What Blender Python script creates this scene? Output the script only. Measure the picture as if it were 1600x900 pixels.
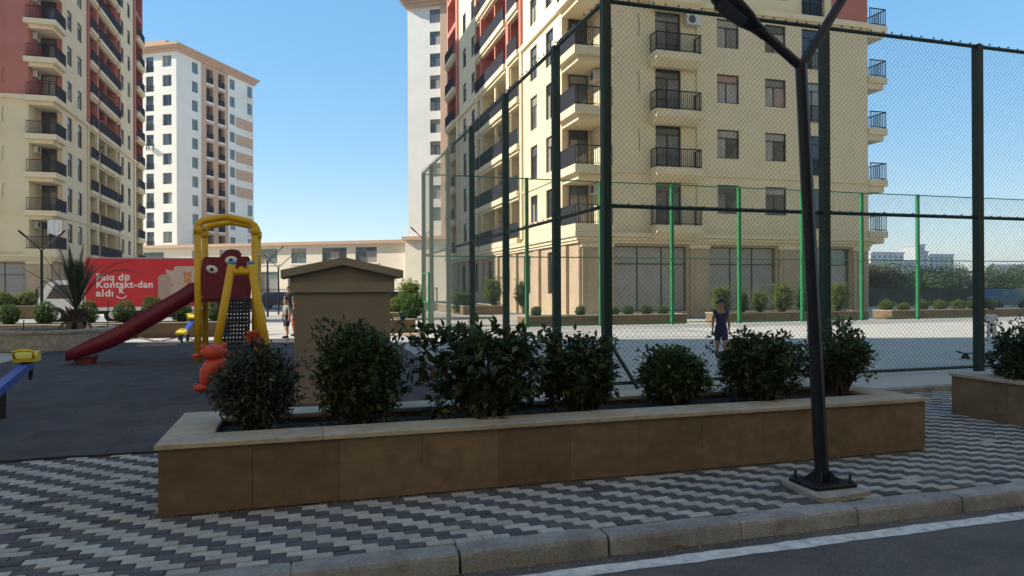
import bpy, bmesh, math, random
from mathutils import Vector, Matrix
R = math.radians
random.seed(7)
for o in list(bpy.data.objects): bpy.data.objects.remove(o)
scene = bpy.context.scene
COL = scene.collection

# ---------------------------------------------------------------- camera
FPX, YAW, CAMH, ROLL = 1100.0, R(16.7), 1.6, R(0.25)
PITCH = math.atan(1.0/FPX)
Fw = Vector((math.sin(YAW)*math.cos(PITCH), math.cos(YAW)*math.cos(PITCH), math.sin(PITCH)))
R0 = Vector((math.cos(YAW), -math.sin(YAW), 0)); U0 = R0.cross(Fw)
Rv = math.cos(ROLL)*R0 - math.sin(ROLL)*U0
Uv = math.cos(ROLL)*U0 + math.sin(ROLL)*R0
cam = bpy.data.cameras.new('camera'); camo = bpy.data.objects.new('camera', cam); COL.objects.link(camo)
cam.sensor_width = 36; cam.lens = 36*FPX/1600; cam.clip_start = 0.1; cam.clip_end = 6000
mw = Matrix((Rv, Uv, -Fw)).transposed().to_4x4(); mw.translation = (0, 0, CAMH); camo.matrix_world = mw
scene.camera = camo
def ray(u, v): return Fw + Rv*((u-800)/FPX) - Uv*((v-450)/FPX)
def at(u, v, Y):
    d = ray(u, v); return Vector((0, 0, CAMH)) + d*(Y/d.y)
def gnd(u, v, z=0.0):
    d = ray(u, v); return Vector((0, 0, CAMH)) + d*((z-CAMH)/d.z)

# ---------------------------------------------------------------- sky, sun, exposure
SUN_EL = R(32); SX, SY = -0.96, 0.28
to_sun = Vector((SX*math.cos(SUN_EL), SY*math.cos(SUN_EL), math.sin(SUN_EL))).normalized()
world = bpy.data.worlds.new('World'); scene.world = world; world.use_nodes = True
nt = world.node_tree; bgn = nt.nodes['Background']
sky = nt.nodes.new('ShaderNodeTexSky'); sky.sky_type = 'NISHITA'; sky.sun_disc = False
sky.sun_elevation = SUN_EL; sky.sun_rotation = math.atan2(SX, SY); sky.air_density = 1.0; sky.dust_density = 0.02; sky.ozone_density = 3.5
gm = nt.nodes.new('ShaderNodeGamma'); gm.inputs[1].default_value = 0.37
hs = nt.nodes.new('ShaderNodeHueSaturation'); hs.inputs['Saturation'].default_value = 2.15
nt.links.new(sky.outputs[0], gm.inputs[0]); nt.links.new(gm.outputs[0], hs.inputs['Color']); nt.links.new(hs.outputs[0], bgn.inputs[0])
bgn.inputs[1].default_value = 0.15
sl = bpy.data.lights.new('sun', 'SUN'); sl.energy = 2.45; sl.angle = R(0.55); sl.color = (1.0, 0.93, 0.80)
so = bpy.data.objects.new('sun', sl); COL.objects.link(so); so.location = (-60, 20, 60)
so.rotation_euler = (-to_sun).to_track_quat('-Z', 'Y').to_euler()
scene.view_settings.view_transform = 'Standard'; scene.view_settings.look = 'None'
scene.view_settings.gamma = 1; scene.view_settings.exposure = 1.84
scene.render.engine = 'CYCLES'

# ---------------------------------------------------------------- materials
MATS = {}
def mat(name, col, rough=0.75, var=0.18, scale=6.0, bump=0.0, bscale=60.0, metal=0.0, spec=0.4, isl=0.0, rnd=0.0,
        dirt=0.0, dirtcol=(0.10, 0.08, 0.06), dscale=1.2, aniso=None, coat=0.0, trans=0.0, fine=None):
    m = bpy.data.materials.new(name); m.use_nodes = True; MATS[name] = m
    t = m.node_tree; N = t.nodes; L = t.links; p = N['Principled BSDF']
    p.inputs['Roughness'].default_value = rough; p.inputs['Metallic'].default_value = metal
    p.inputs['Specular IOR Level'].default_value = spec
    if coat: p.inputs['Coat Weight'].default_value = coat
    geo = N.new('ShaderNodeNewGeometry'); pos = geo.outputs['Position']
    if aniso:
        mp = N.new('ShaderNodeMapping'); mp.inputs['Scale'].default_value = aniso; L.new(pos, mp.inputs[0]); pos = mp.outputs[0]
    n1 = N.new('ShaderNodeTexNoise'); n1.inputs['Scale'].default_value = scale; n1.inputs['Detail'].default_value = 6; n1.inputs['Roughness'].default_value = 0.62
    L.new(pos, n1.inputs['Vector'])
    mr = N.new('ShaderNodeMapRange'); mr.inputs[1].default_value = 0.3; mr.inputs[2].default_value = 0.7
    mr.inputs[3].default_value = 1-var; mr.inputs[4].default_value = 1+var; L.new(n1.outputs[0], mr.inputs[0])
    val = mr.outputs[0]
    def mul(a, b):
        x = N.new('ShaderNodeMath'); x.operation = 'MULTIPLY'; L.new(a, x.inputs[0]); L.new(b, x.inputs[1]); return x.outputs[0]
    def rng(src, a):
        x = N.new('ShaderNodeMapRange'); x.inputs[3].default_value = 1-a; x.inputs[4].default_value = 1+a; L.new(src, x.inputs[0]); return x.outputs[0]
    if isl: val = mul(val, rng(geo.outputs['Random Per Island'], isl))
    if rnd:
        oi = N.new('ShaderNodeObjectInfo'); val = mul(val, rng(oi.outputs['Random'], rnd))
    if fine:
        nf = N.new('ShaderNodeTexNoise'); nf.inputs['Scale'].default_value = fine[0]; nf.inputs['Detail'].default_value = 3; L.new(geo.outputs['Position'], nf.inputs['Vector'])
        mf = N.new('ShaderNodeMapRange'); mf.inputs[1].default_value = .25; mf.inputs[2].default_value = .75; mf.inputs[3].default_value = 1-fine[1]; mf.inputs[4].default_value = 1+fine[1]; L.new(nf.outputs[0], mf.inputs[0]); val = mul(val, mf.outputs[0])
    vm = N.new('ShaderNodeVectorMath'); vm.operation = 'SCALE'; vm.inputs[0].default_value = col[:3]; L.new(val, vm.inputs['Scale'])
    out = vm.outputs[0]
    if dirt:
        n2 = N.new('ShaderNodeTexNoise'); n2.inputs['Scale'].default_value = dscale; n2.inputs['Detail'].default_value = 8; n2.inputs['Roughness'].default_value = 0.7
        L.new(geo.outputs['Position'], n2.inputs['Vector'])
        r2 = N.new('ShaderNodeMapRange'); r2.inputs[1].default_value = 0.48; r2.inputs[2].default_value = 0.72; r2.inputs[3].default_value = 0; r2.inputs[4].default_value = dirt
        L.new(n2.outputs[0], r2.inputs[0])
        mx = N.new('ShaderNodeMix'); mx.data_type = 'RGBA'; L.new(r2.outputs[0], mx.inputs[0]); L.new(out, mx.inputs[6]); mx.inputs[7].default_value = (*dirtcol, 1)
        out = mx.outputs[2]
    L.new(out, p.inputs['Base Color'])
    if trans:
        tr = N.new('ShaderNodeBsdfTranslucent'); L.new(out, tr.inputs[0]); ms = N.new('ShaderNodeMixShader'); ms.inputs[0].default_value = trans
        L.new(p.outputs[0], ms.inputs[1]); L.new(tr.outputs[0], ms.inputs[2]); L.new(ms.outputs[0], N['Material Output'].inputs[0])
    if bump:
        n3 = N.new('ShaderNodeTexNoise'); n3.inputs['Scale'].default_value = bscale; n3.inputs['Detail'].default_value = 4; L.new(geo.outputs['Position'], n3.inputs['Vector'])
        b = N.new('ShaderNodeBump'); b.inputs['Strength'].default_value = bump; b.inputs['Distance'].default_value = 0.02; L.new(n3.outputs[0], b.inputs['Height'])
        L.new(b.outputs[0], p.inputs['Normal'])
    return m
mat('asphalt', (0.125, 0.108, 0.097), 0.85, 0.30, 1.6, 0.5, 220, dirt=0.35, dirtcol=(0.16, 0.14, 0.125), dscale=0.8, fine=(75, 0.45))
mat('ground', (0.42, 0.39, 0.34), 0.9, 0.12, 0.5, 0.2, 30)
mat('street', (0.27, 0.265, 0.26), 0.9, 0.15, 0.5, 0.2, 60)
mat('white_paint', (0.72, 0.68, 0.64), 0.8, 0.15, 14, 0.3, 120, dirt=0.75, dirtcol=(0.22, 0.19, 0.17), dscale=9)
mat('kerb_concrete', (0.32, 0.3, 0.282), 0.9, 0.22, 5, 0.5, 90, rnd=0.12, dirt=0.6, dirtcol=(0.12, 0.105, 0.095), dscale=3, fine=(60, 0.25))
mat('paver_light', (0.45, 0.415, 0.37), 0.85, 0.16, 16, 0.4, 150, isl=0.14, rnd=0.14, dirt=0.45, dirtcol=(0.26, 0.235, 0.21), dscale=2.2, fine=(120, 0.2))
mat('paver_dark', (0.098, 0.092, 0.1), 0.85, 0.20, 16, 0.4, 150, isl=0.22, rnd=0.22, dirt=0.35, dirtcol=(0.19, 0.175, 0.165), dscale=2.2, fine=(120, 0.25))
mat('sand_joint', (0.075, 0.07, 0.065), 0.95, 0.2, 30)
mat('sandstone', (0.185, 0.122, 0.072), 0.8, 0.22, 2.2, 0.15, 60, rnd=0.13, dirt=0.6, dirtcol=(0.10, 0.062, 0.035), dscale=2.2, aniso=(1, 1, 2.2), fine=(11, 0.12))
mat('cap_stone', (0.44, 0.36, 0.265), 0.75, 0.14, 3.0, 0.15, 60, rnd=0.10, dirt=0.5, dirtcol=(0.26, 0.20, 0.14), dscale=2.6, fine=(14, 0.14))
mat('soil', (0.02, 0.015, 0.011), 0.95, 0.4, 12, 0.8, 40)
mat('rubber', (0.062, 0.055, 0.059), 0.9, 0.22, 2.5, 0.4, 180, rnd=0.20, isl=0.20, dirt=0.4, dirtcol=(0.11, 0.10, 0.10), dscale=1.1, aniso=(0.5, 1.6, 1), fine=(25, 0.3))
mat('rubber_edge', (0.02, 0.02, 0.022), 0.9, 0.2, 6)
mat('court', (0.43, 0.41, 0.365), 0.85, 0.10, 0.9, 0.2, 50, dirt=0.3, dirtcol=(0.36, 0.35, 0.33), dscale=0.6)
mat('path', (0.36, 0.345, 0.315), 0.85, 0.12, 2.0, 0.2, 60, isl=0.08)
mat('cream', (0.73, 0.61, 0.41), 0.85, 0.06, 0.7, 0.06, 40, dirt=0.18, dirtcol=(0.58, 0.46, 0.29), dscale=0.35)
mat('cream_trim', (0.73, 0.61, 0.41), 0.85, 0.07, 1.2)
mat('red_wall', (0.46, 0.165, 0.125), 0.85, 0.06, 0.8, 0.05, 40)
mat('stone_ground', (0.44, 0.335, 0.225), 0.8, 0.12, 1.2, rnd=0.08)
mat('white_wall', (0.8, 0.765, 0.69), 0.85, 0.05, 0.4, dirt=0.15, dirtcol=(0.58, 0.55, 0.49), dscale=0.25)
mat('peach_wall', (0.56, 0.365, 0.25), 0.85, 0.06, 0.5)
mat('podium_wall', (0.74, 0.66, 0.535), 0.85, 0.06, 0.4)
mat('frame_dark', (0.045, 0.035, 0.032), 0.5, 0.1, 10)
mat('frame_grey', (0.30, 0.31, 0.32), 0.5, 0.1, 10)
mat('rail_dark', (0.026, 0.026, 0.036), 0.85, 0.1, 10, spec=0.15)
mat('glass_dark', (0.030, 0.034, 0.038), 0.06, 0.3, 1.5, spec=0.8)
mat('glass_mid', (0.10, 0.115, 0.125), 0.08, 0.4, 1.2, spec=0.8)
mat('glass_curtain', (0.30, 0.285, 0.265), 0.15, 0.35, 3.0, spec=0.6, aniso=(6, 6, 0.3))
mat('glass_teal', (0.10, 0.16, 0.17), 0.05, 0.3, 1.0, spec=0.9)
mat('shutter', (0.31, 0.295, 0.27), 0.55, 0.10, 2.0)
mat('ac_white', (0.62, 0.62, 0.60), 0.6, 0.06, 4)
mat('ac_grille', (0.08, 0.08, 0.08), 0.6, 0.1, 4)
mat('fence_green', (0.006, 0.03, 0.021), 0.45, 0.15, 5, rnd=0.06)
mat('fence_sunlit', (0.012, 0.185, 0.06), 0.45, 0.15, 5)  # lit copy of the fence green, sunshine on the far posts put into the colour
mat('wire', (0.018, 0.030, 0.026), 0.5, 0.1, 5)
mat('wire_sunlit', (0.09, 0.13, 0.1), 0.5, 0.1, 5)  # paler copy of the wire, sunlit look of the mesh put into the colour
mat('lamp_paint', (0.01, 0.011, 0.017), 0.42, 0.2, 6, 0.05, 40)
mat('lamp_lens', (0.06, 0.065, 0.08), 0.2, 0.1, 10)
mat('bolt', (0.05, 0.048, 0.05), 0.5, 0.2, 20, metal=0.6)
mat('rough_concrete', (0.38, 0.34, 0.29), 0.95, 0.25, 9, 0.9, 45, dirt=0.4, dirtcol=(0.16, 0.15, 0.13), dscale=5)
mat('hut_wall', (0.235, 0.19, 0.152), 0.85, 0.07, 2.0, 0.08, 60, dirt=0.35, dirtcol=(0.16, 0.125, 0.10), dscale=1.6)
mat('hut_roof', (0.27, 0.235, 0.18), 0.8, 0.08, 3.0)
mat('plastic_yellow', (0.74, 0.42, 0.012), 0.45, 0.08, 3)
mat('plastic_lemon', (0.75, 0.55, 0.02), 0.4, 0.08, 3)
mat('plastic_maroon', (0.165, 0.012, 0.03), 0.4, 0.10, 2.5)
mat('plastic_red', (0.68, 0.075, 0.035), 0.4, 0.10, 3)
mat('plastic_blue', (0.030, 0.10, 0.42), 0.4, 0.1, 3)
mat('plastic_teal', (0.02, 0.26, 0.42), 0.4, 0.1, 3)
mat('black_plastic', (0.016, 0.016, 0.018), 0.6, 0.15, 6)
mat('eye_white', (0.8, 0.76, 0.72), 0.5, 0.04, 3)
mat('truck_red', (0.56, 0.022, 0.035), 0.45, 0.05, 0.8)
mat('truck_white', (0.8, 0.8, 0.77), 0.45, 0.05, 1.0)
mat('print_white', (0.75, 0.70, 0.70), 0.5, 0.03, 3)
mat('print_sofa', (0.4, 0.29, 0.24), 0.6, 0.08, 2)
mat('print_sofa_light', (0.5, 0.385, 0.325), 0.6, 0.08, 2)
mat('print_bear', (0.46, 0.20, 0.10), 0.6, 0.15, 6)
mat('print_bear_light', (0.60, 0.36, 0.22), 0.6, 0.1, 6)
mat('tyre', (0.018, 0.018, 0.018), 0.85, 0.1, 6)
mat('car_dark', (0.03, 0.045, 0.075), 0.3, 0.1, 2, spec=0.6)
mat('car_silver', (0.28, 0.29, 0.31), 0.3, 0.1, 2, spec=0.6)
mat('car_blue', (0.03, 0.045, 0.11), 0.3, 0.1, 2, spec=0.6)
mat('leaf_dark', (0.036, 0.058, 0.022), 0.42, 0.25, 9, isl=0.45, trans=0.22)
mat('leaf_blue', (0.048, 0.058, 0.044), 0.45, 0.25, 9, isl=0.45, trans=0.15)
mat('leaf_mid', (0.046, 0.08, 0.022), 0.45, 0.25, 9, isl=0.5, trans=0.28)
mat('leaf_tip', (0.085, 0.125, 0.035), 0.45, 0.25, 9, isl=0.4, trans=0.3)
mat('leaf_dry', (0.14, 0.10, 0.035), 0.6, 0.25, 9, isl=0.4)
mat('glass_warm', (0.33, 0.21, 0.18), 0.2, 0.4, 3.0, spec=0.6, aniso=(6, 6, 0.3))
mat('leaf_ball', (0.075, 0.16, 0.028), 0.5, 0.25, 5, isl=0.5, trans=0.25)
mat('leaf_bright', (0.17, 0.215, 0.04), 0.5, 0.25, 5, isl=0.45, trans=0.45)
mat('leaf_tree', (0.065, 0.1, 0.035), 0.55, 0.3, 2, isl=0.5, trans=0.25)
mat('leaf_olive', (0.11, 0.135, 0.05), 0.55, 0.3, 2, isl=0.4, trans=0.25)
mat('leaf_brown', (0.12, 0.085, 0.05), 0.6, 0.3, 2, isl=0.4, trans=0.2)
mat('palm_leaf', (0.050, 0.062, 0.034), 0.5, 0.25, 4, isl=0.4, trans=0.2)
mat('palm_dry', (0.15, 0.095, 0.05), 0.7, 0.25, 4, isl=0.3)
mat('bark', (0.055, 0.042, 0.030), 0.9, 0.3, 12, 0.6, 40)
mat('hoarding', (0.055, 0.05, 0.043), 0.8, 0.25, 0.8, rnd=0.25)
mat('block_wall', (0.33, 0.27, 0.19), 0.9, 0.12, 1.5)
mat('far_white', (0.42, 0.43, 0.44), 0.9, 0.06, 0.05)
mat('far_grey', (0.4, 0.41, 0.42), 0.9, 0.06, 0.05)
mat('far_window', (0.10, 0.11, 0.13), 0.4, 0.2, 0.2)
mat('skin', (0.42, 0.24, 0.155), 0.6, 0.06, 8)
mat('hair', (0.018, 0.013, 0.010), 0.55, 0.3, 60)
mat('hair_brown', (0.07, 0.03, 0.018), 0.55, 0.3, 60)
mat('cloth_navy', (0.02, 0.028, 0.085), 0.85, 0.15, 14)
mat('cloth_dark', (0.020, 0.021, 0.027), 0.85, 0.2, 14)
mat('cloth_black', (0.013, 0.013, 0.016), 0.85, 0.2, 14)
mat('cloth_white', (0.70, 0.70, 0.68), 0.85, 0.06, 14)
mat('cloth_grey', (0.20, 0.21, 0.19), 0.85, 0.35, 18)
mat('cloth_lilac', (0.44, 0.43, 0.50), 0.85, 0.1, 14)
mat('cloth_orange', (0.55, 0.12, 0.05), 0.85, 0.1, 14)
mat('cardboard', (0.48, 0.30, 0.17), 0.9, 0.12, 5)
mat('dry_leaf', (0.42, 0.30, 0.06), 0.8, 0.2, 30)
mat('hill', (0.16, 0.16, 0.12), 0.95, 0.2, 0.02)

# ---------------------------------------------------------------- mesh helpers
class MB:
    def __init__(s, U=(1, 0), N=(0, -1), o=(0, 0)):
        s.v = []; s.f = []; s.U = Vector((*U, 0)); s.N = Vector((*N, 0)); s.o = Vector((*o, 0)); s.fr = False
    def frame(s, U, N, o=(0, 0)):
        s.U = Vector((*U, 0)); s.N = Vector((*N, 0)); s.o = Vector((*o, 0)); s.fr = True; return s
    def P(s, a, n, z):
        if s.fr: return tuple(s.o + s.U*a + s.N*n + Vector((0, 0, z)))
        return (a, n, z)
    def add(s, vs, fs):
        b = len(s.v); s.v += [tuple(x) for x in vs]; s.f += [tuple(b+i for i in f) for f in fs]; return s
    def quad(s, *p): return s.add(p, [tuple(range(len(p)))])
    def box(s, a0, a1, n0, n1, z0, z1):
        q = [s.P(a, n, z) for z in (z0, z1) for n in (n0, n1) for a in (a0, a1)]
        return s.add(q, [(0, 2, 3, 1), (4, 5, 7, 6), (0, 1, 5, 4), (2, 6, 7, 3), (0, 4, 6, 2), (1, 3, 7, 5)])
    def frust(s, a, b):   # two lists of 4 points bottom and top
        return s.add(list(a)+list(b), [(3, 2, 1, 0), (4, 5, 6, 7), (0, 1, 5, 4), (1, 2, 6, 5), (2, 3, 7, 6), (3, 0, 4, 7)])
    def bbox(s, x0, x1, y0, y1, z0, z1, b=0.01):  # box with chamfered top edges
        A = [(x0, y0, z0), (x1, y0, z0), (x1, y1, z0), (x0, y1, z0)]
        B = [(x0, y0, z1-b), (x1, y0, z1-b), (x1, y1, z1-b), (x0, y1, z1-b)]
        C = [(x0+b, y0+b, z1), (x1-b, y0+b, z1), (x1-b, y1-b, z1), (x0+b, y1-b, z1)]
        f = [(3, 2, 1, 0), (8, 9, 10, 11)]
        for k in range(4):
            j = (k+1) % 4; f += [(k, j, 4+j, 4+k), (4+k, 4+j, 8+j, 8+k)]
        return s.add(A+B+C, f)
    def tube(s, pts, r, n=8, cap=True):
        pts = [Vector(p) for p in pts]; m = len(pts)
        rs = r if isinstance(r, (list, tuple)) else [r]*m
        rings = []; prev = None
        for i, p in enumerate(pts):
            d = (pts[min(i+1, m-1)]-pts[max(i-1, 0)]).normalized()
            if prev is None:
                x = d.cross(Vector((0, 0, 1)))
                if x.length < 0.05: x = d.cross(Vector((1, 0, 0)))
                x.normalize()
            else:
                x = prev - d*prev.dot(d); x.normalize()
            prev = x; y = d.cross(x)
            rings.append([p + (x*math.cos(2*math.pi*k/n)+y*math.sin(2*math.pi*k/n))*rs[i] for k in range(n)])
        b = len(s.v)
        for rg in rings: s.v += [tuple(q) for q in rg]
        for i in range(m-1):
            for k in range(n):
                k2 = (k+1) % n; s.f.append((b+i*n+k, b+i*n+k2, b+(i+1)*n+k2, b+(i+1)*n+k))
        if cap:
            s.f.append(tuple(b+k for k in reversed(range(n)))); s.f.append(tuple(b+(m-1)*n+k for k in range(n)))
        return s
    def lathe(s, prof, n=16, c=(0, 0, 0), sx=1, sy=1):
        b = len(s.v); m = len(prof)
        for r, z in prof:
            for k in range(n):
                t = 2*math.pi*k/n; s.v.append((c[0]+sx*r*math.cos(t), c[1]+sy*r*math.sin(t), c[2]+z))
        for i in range(m-1):
            for k in range(n):
                k2 = (k+1) % n; s.f.append((b+i*n+k, b+i*n+k2, b+(i+1)*n+k2, b+(i+1)*n+k))
        s.f.append(tuple(b+k for k in reversed(range(n)))); s.f.append(tuple(b+(m-1)*n+k for k in range(n)))
        return s
    def ball(s, c, r, n=12, m=8, jit=0.0, rng=random):
        rx, ry, rz = (r, r, r) if not isinstance(r, (tuple, list)) else r
        pr = [(max(0.02, math.sin(math.pi*i/m)), -math.cos(math.pi*i/m)) for i in range(m+1)]
        b = len(s.v); s.lathe([(q, z*rz) for q, z in pr], n, c, rx, ry)
        if jit:
            for i in range(b, len(s.v)):
                p = s.v[i]; s.v[i] = (p[0]+rng.uniform(-jit, jit), p[1]+rng.uniform(-jit, jit), p[2]+rng.uniform(-jit, jit))
        return s
    def prism(s, poly, y0, y1, ax='y'):   # polygon in (x,z) extruded along y
        n = len(poly)
        A = [(p[0], y0, p[1]) for p in poly]; B = [(p[0], y1, p[1]) for p in poly]
        if ax == 'x':
            A = [(y0, p[0], p[1]) for p in poly]; B = [(y1, p[0], p[1]) for p in poly]
        if ax == 'z':
            A = [(p[0], p[1], y0) for p in poly]; B = [(p[0], p[1], y1) for p in poly]
        return s.add(A+B, [tuple(range(n)), tuple(reversed(range(n, 2*n)))]+[(i, (i+1) % n, n+(i+1) % n, n+i) for i in range(n)])
    def wall(s, a0, a1, z0, z1, ops, n=0.0):
        """wall sheet with recessed openings; op = (a0,a1,z0,z1,depth,back)"""
        As = sorted({a0, a1, *[x for o in ops for x in o[:2] if a0 < x < a1]})
        Zs = sorted({z0, z1, *[x for o in ops for x in o[2:4] if z0 < x < z1]})
        for i in range(len(As)-1):
            for j in range(len(Zs)-1):
                ca, cz = (As[i]+As[i+1])/2, (Zs[j]+Zs[j+1])/2
                if any(o[0] < ca < o[1] and o[2] < cz < o[3] for o in ops): continue
                s.quad(s.P(As[i], n, Zs[j]), s.P(As[i+1], n, Zs[j]), s.P(As[i+1], n, Zs[j+1]), s.P(As[i], n, Zs[j+1]))
        for p, q, r, t, d, back in ops:
            e = n-d
            s.quad(s.P(p, n, r), s.P(q, n, r), s.P(q, e, r), s.P(p, e, r)); s.quad(s.P(p, n, t), s.P(p, e, t), s.P(q, e, t), s.P(q, n, t))
            s.quad(s.P(p, n, r), s.P(p, e, r), s.P(p, e, t), s.P(p, n, t)); s.quad(s.P(q, n, r), s.P(q, n, t), s.P(q, e, t), s.P(q, e, r))
            if back: s.quad(s.P(p, e, r), s.P(q, e, r), s.P(q, e, t), s.P(p, e, t))
        return s
    def mesh(s, name, m, smooth=False):
        me = bpy.data.meshes.new(name); me.from_pydata(s.v, [], s.f); me.update()
        bm = bmesh.new(); bm.from_mesh(me); bmesh.ops.recalc_face_normals(bm, faces=bm.faces); bm.to_mesh(me); bm.free()
        if m: me.materials.append(MATS[m])
        if smooth:
            for p in me.polygons: p.use_smooth = True
        return me
    def build(s, name, m, parent=None, smooth=False, loc=(0, 0, 0), rz=0.0):
        return place(name, s.mesh(name, m, smooth), parent, loc, rz)
def place(name, me, parent=None, loc=(0, 0, 0), rz=0.0, sc=None):
    o = bpy.data.objects.new(name, me); COL.objects.link(o); o.parent = parent; o.location = loc; o.rotation_euler = (0, 0, rz)
    if sc: o.scale = sc
    return o
def tag(o, label, cat, group=None, kind=None):
    if label: o['label'] = label
    if cat: o['category'] = cat
    if group: o['group'] = group
    if kind: o['kind'] = kind
    return o
def struct(o, label=None):
    o['kind'] = 'structure'
    if label: o['label'] = label
    return o
def thing(name, label, cat, loc=(0, 0, 0), rz=0.0, group=None):
    o = bpy.data.objects.new(name, None); COL.objects.link(o); o.location = loc; o.rotation_euler = (0, 0, rz); o.empty_display_size = 0.2
    return tag(o, label, cat, group)
def copy_tree(o, parent=None):
    c = o.copy(); COL.objects.link(c); c.parent = parent
    for ch in list(o.children): copy_tree(ch, c)
    return c
def sheet(name, poly, z, m, label=None):
    b = MB(); b.quad(*[(x, y, z) for x, y in poly]); return struct(b.build(name, m), label)
def rect(x0, x1, y0, y1): return [(x0, y0), (x1, y0), (x1, y1), (x0, y1)]

# ---------------------------------------------------------------- the setting: ground, road, kerb, pavement, mat, court
sheet('ground', [(-3000, 4.28), (3000, 4.28), (3000, 5000), (-3000, 5000)], -0.02, 'ground')
sheet('road', [(-3000, -3000), (3000, -3000), (3000, 4.28), (-3000, 4.28)], -0.13, 'asphalt', 'dark asphalt road in the foreground')
mk = MB(); xs = [-4+0.11*i for i in range(170)]
for i in range(len(xs)-1):
    def ed(x, k): return 0.006*math.sin(x*7.3+k)+0.005*math.sin(x*23.1+2*k)
    mk.quad((xs[i], 3.92+ed(xs[i], 0), -0.126), (xs[i+1], 3.92+ed(xs[i+1], 0), -0.126), (xs[i+1], 4.05+ed(xs[i+1], 2), -0.126), (xs[i], 4.05+ed(xs[i], 2), -0.126))
struct(mk.build('road_marking', 'white_paint'), 'worn white edge line along the kerb')
kerb = bpy.data.objects.new('kerb', None); COL.objects.link(kerb); struct(kerb, 'grey concrete kerb beside the road')
rk = random.Random(3)
prof = [(4.175, -0.16), (4.183, -0.035), (4.192, -0.014), (4.212, -0.002), (4.345, 0.0), (4.345, -0.16)]
for i in range(22):
    x0 = -6.0+0.985*i+0.035; L = 0.985-rk.uniform(0.008, 0.022); dz = rk.uniform(-0.006, 0.006); dy = rk.uniform(-0.008, 0.004)
    b = MB(); xsn = [x0+L*k/6 for k in range(7)]
    for k, x in enumerate(xsn):
        e = 0.008 if k in (0, 6) else 0.0
        for (y, z) in prof:
            jj = rk.uniform(-0.003, 0.003)
            b.v.append((x, y+dy+jj+(e if y < 4.3 else 0), z+dz+jj-(e if z > -0.1 else 0)))
    for k in range(6):
        for j in range(6):
            j2 = (j+1) % 6; b.f.append((k*6+j, k*6+j2, (k+1)*6+j2, (k+1)*6+j))
    b.f.append((0, 1, 2, 3, 4, 5)); b.f.append(tuple(36+j for j in (5, 4, 3, 2, 1, 0)))
    b.build('kerb_stone', 'kerb_concrete', kerb)

pavement = bpy.data.objects.new('pavement', None); COL.objects.link(pavement); struct(pavement, 'pavement of diagonal light and dark grey pavers')
MB().quad((-9, 4.35, -0.008), (16, 4.35, -0.008), (16, 8.46, -0.008), (-9, 8.46, -0.008)).build('joint_bed', 'sand_joint', pavement)
def paver_mesh(mb, x, y, L, W, dz=0.0, g=0.0035):
    mb.bbox(x+g, x+L-g, y+g, y+W-g, -0.03+dz, 0.0+dz, 0.004)
PL, PW = 0.186, 0.083
cells = []
for j in range(0, 50):
    y = 4.352+j*PW
    sh = (-j*PL/2) % (2*PL)
    for i in range(-24, 44):
        x = 2*PL*i + sh
        for dk, x2 in ((0, x), (1, x+PL)):
            if x2 < -4.2 or x2 > 13.5: continue
            if -1.0 < x2+.02 and x2+PL-.02 < 5.92 and 5.44 < y+.01 and y+PW-.01 < 6.85: continue
            if x2 > 7.86 and 5.44 < y and y+PW < 6.98: continue
            if y+PW/2 > 7.70 and x2 < 2.65: continue
            if 3.70 < x2+PL/2 < 4.18 and 4.38 < y+PW/2 < 4.83: continue
            cx, cy = x2+PL/2, y+PW/2
            inview = -0.36*cy-0.1 < cx < 1.33*cy+0.1
            cells.append((0 if inview else 1, cx*cx+cy*cy, x2, y, dk))
cells.sort()
rp = random.Random(5); pm = []
for k in range(4):
    for m in ('paver_light', 'paver_dark'):
        b = MB(); b.bbox(-PL/2+.0035, PL/2-.0035, -PW/2+.0035, PW/2-.0035, -0.03, 0, 0.004); pm.append(b.mesh('paver', m))
rest = {0: MB(), 1: MB()}
for n, (iv, d, x, y, dk) in enumerate(cells):
    dz = rp.uniform(-0.005, 0.003)
    if rp.random() < 0.012: dk = 1-dk
    if n < 290 and iv == 0:
        o = place('paver', pm[2*rp.randrange(4)+dk], pavement, (x+PL/2, y+PW/2, dz), rp.uniform(-0.012, 0.012))
    else:
        paver_mesh(rest[dk], x, y, PL, PW, dz)
for dk, m in ((0, 'paver_light'), (1, 'paver_dark')):
    rest[dk].build('paver_field', m, pavement)['kind'] = 'stuff'

mat_root = bpy.data.objects.new('playground_mat', None); COL.objects.link(mat_root); struct(mat_root, 'dark grey rubber tile mat of the playground')
MB().quad((-6.4, 7.66, -0.006), (2.66, 7.66, -0.006), (2.66, 24.2, -0.006), (-6.4, 24.2, -0.006)).build('mat_bed', 'rubber', mat_root)
rm = random.Random(9); TS = 0.5; tl = []
for i in range(18):
    for j in range(33):
        x = -6.35+TS*i; y = 7.7+TS*j; cx, cy = x+.25, y+.25
        vis = -0.36*cy-.3 < cx; tl.append((0 if vis else 1, cy, x, y))
tl.sort(); tm = []
for k in range(3):
    b = MB(); b.bbox(-.2495, .2495, -.2495, .2495, -0.03, 0, 0.002); tm.append(b.mesh('rubber_tile', 'rubber'))
rst = MB()
for n, (iv, d, x, y) in enumerate(tl):
    dz = rm.uniform(-0.0012, 0.0012)
    if n < 290: place('rubber_tile', tm[n % 3], mat_root, (x+.25, y+.25, dz), rm.choice((0, math.pi/2)))
    else: rst.bbox(x+.0005, x+.4995, y+.0005, y+.4995, -0.03, dz, 0.002)
rst.build('tile_field', 'rubber', mat_root)['kind'] = 'stuff'
b = MB(); pts = [(-6.4+0.18*i, 7.655+0.012*math.sin(i*1.7)+0.008*math.sin(i*.6), 0.002) for i in range(52)]
b.tube(pts, 0.02, 5).build('mat_border', 'rubber_edge', mat_root)

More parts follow.
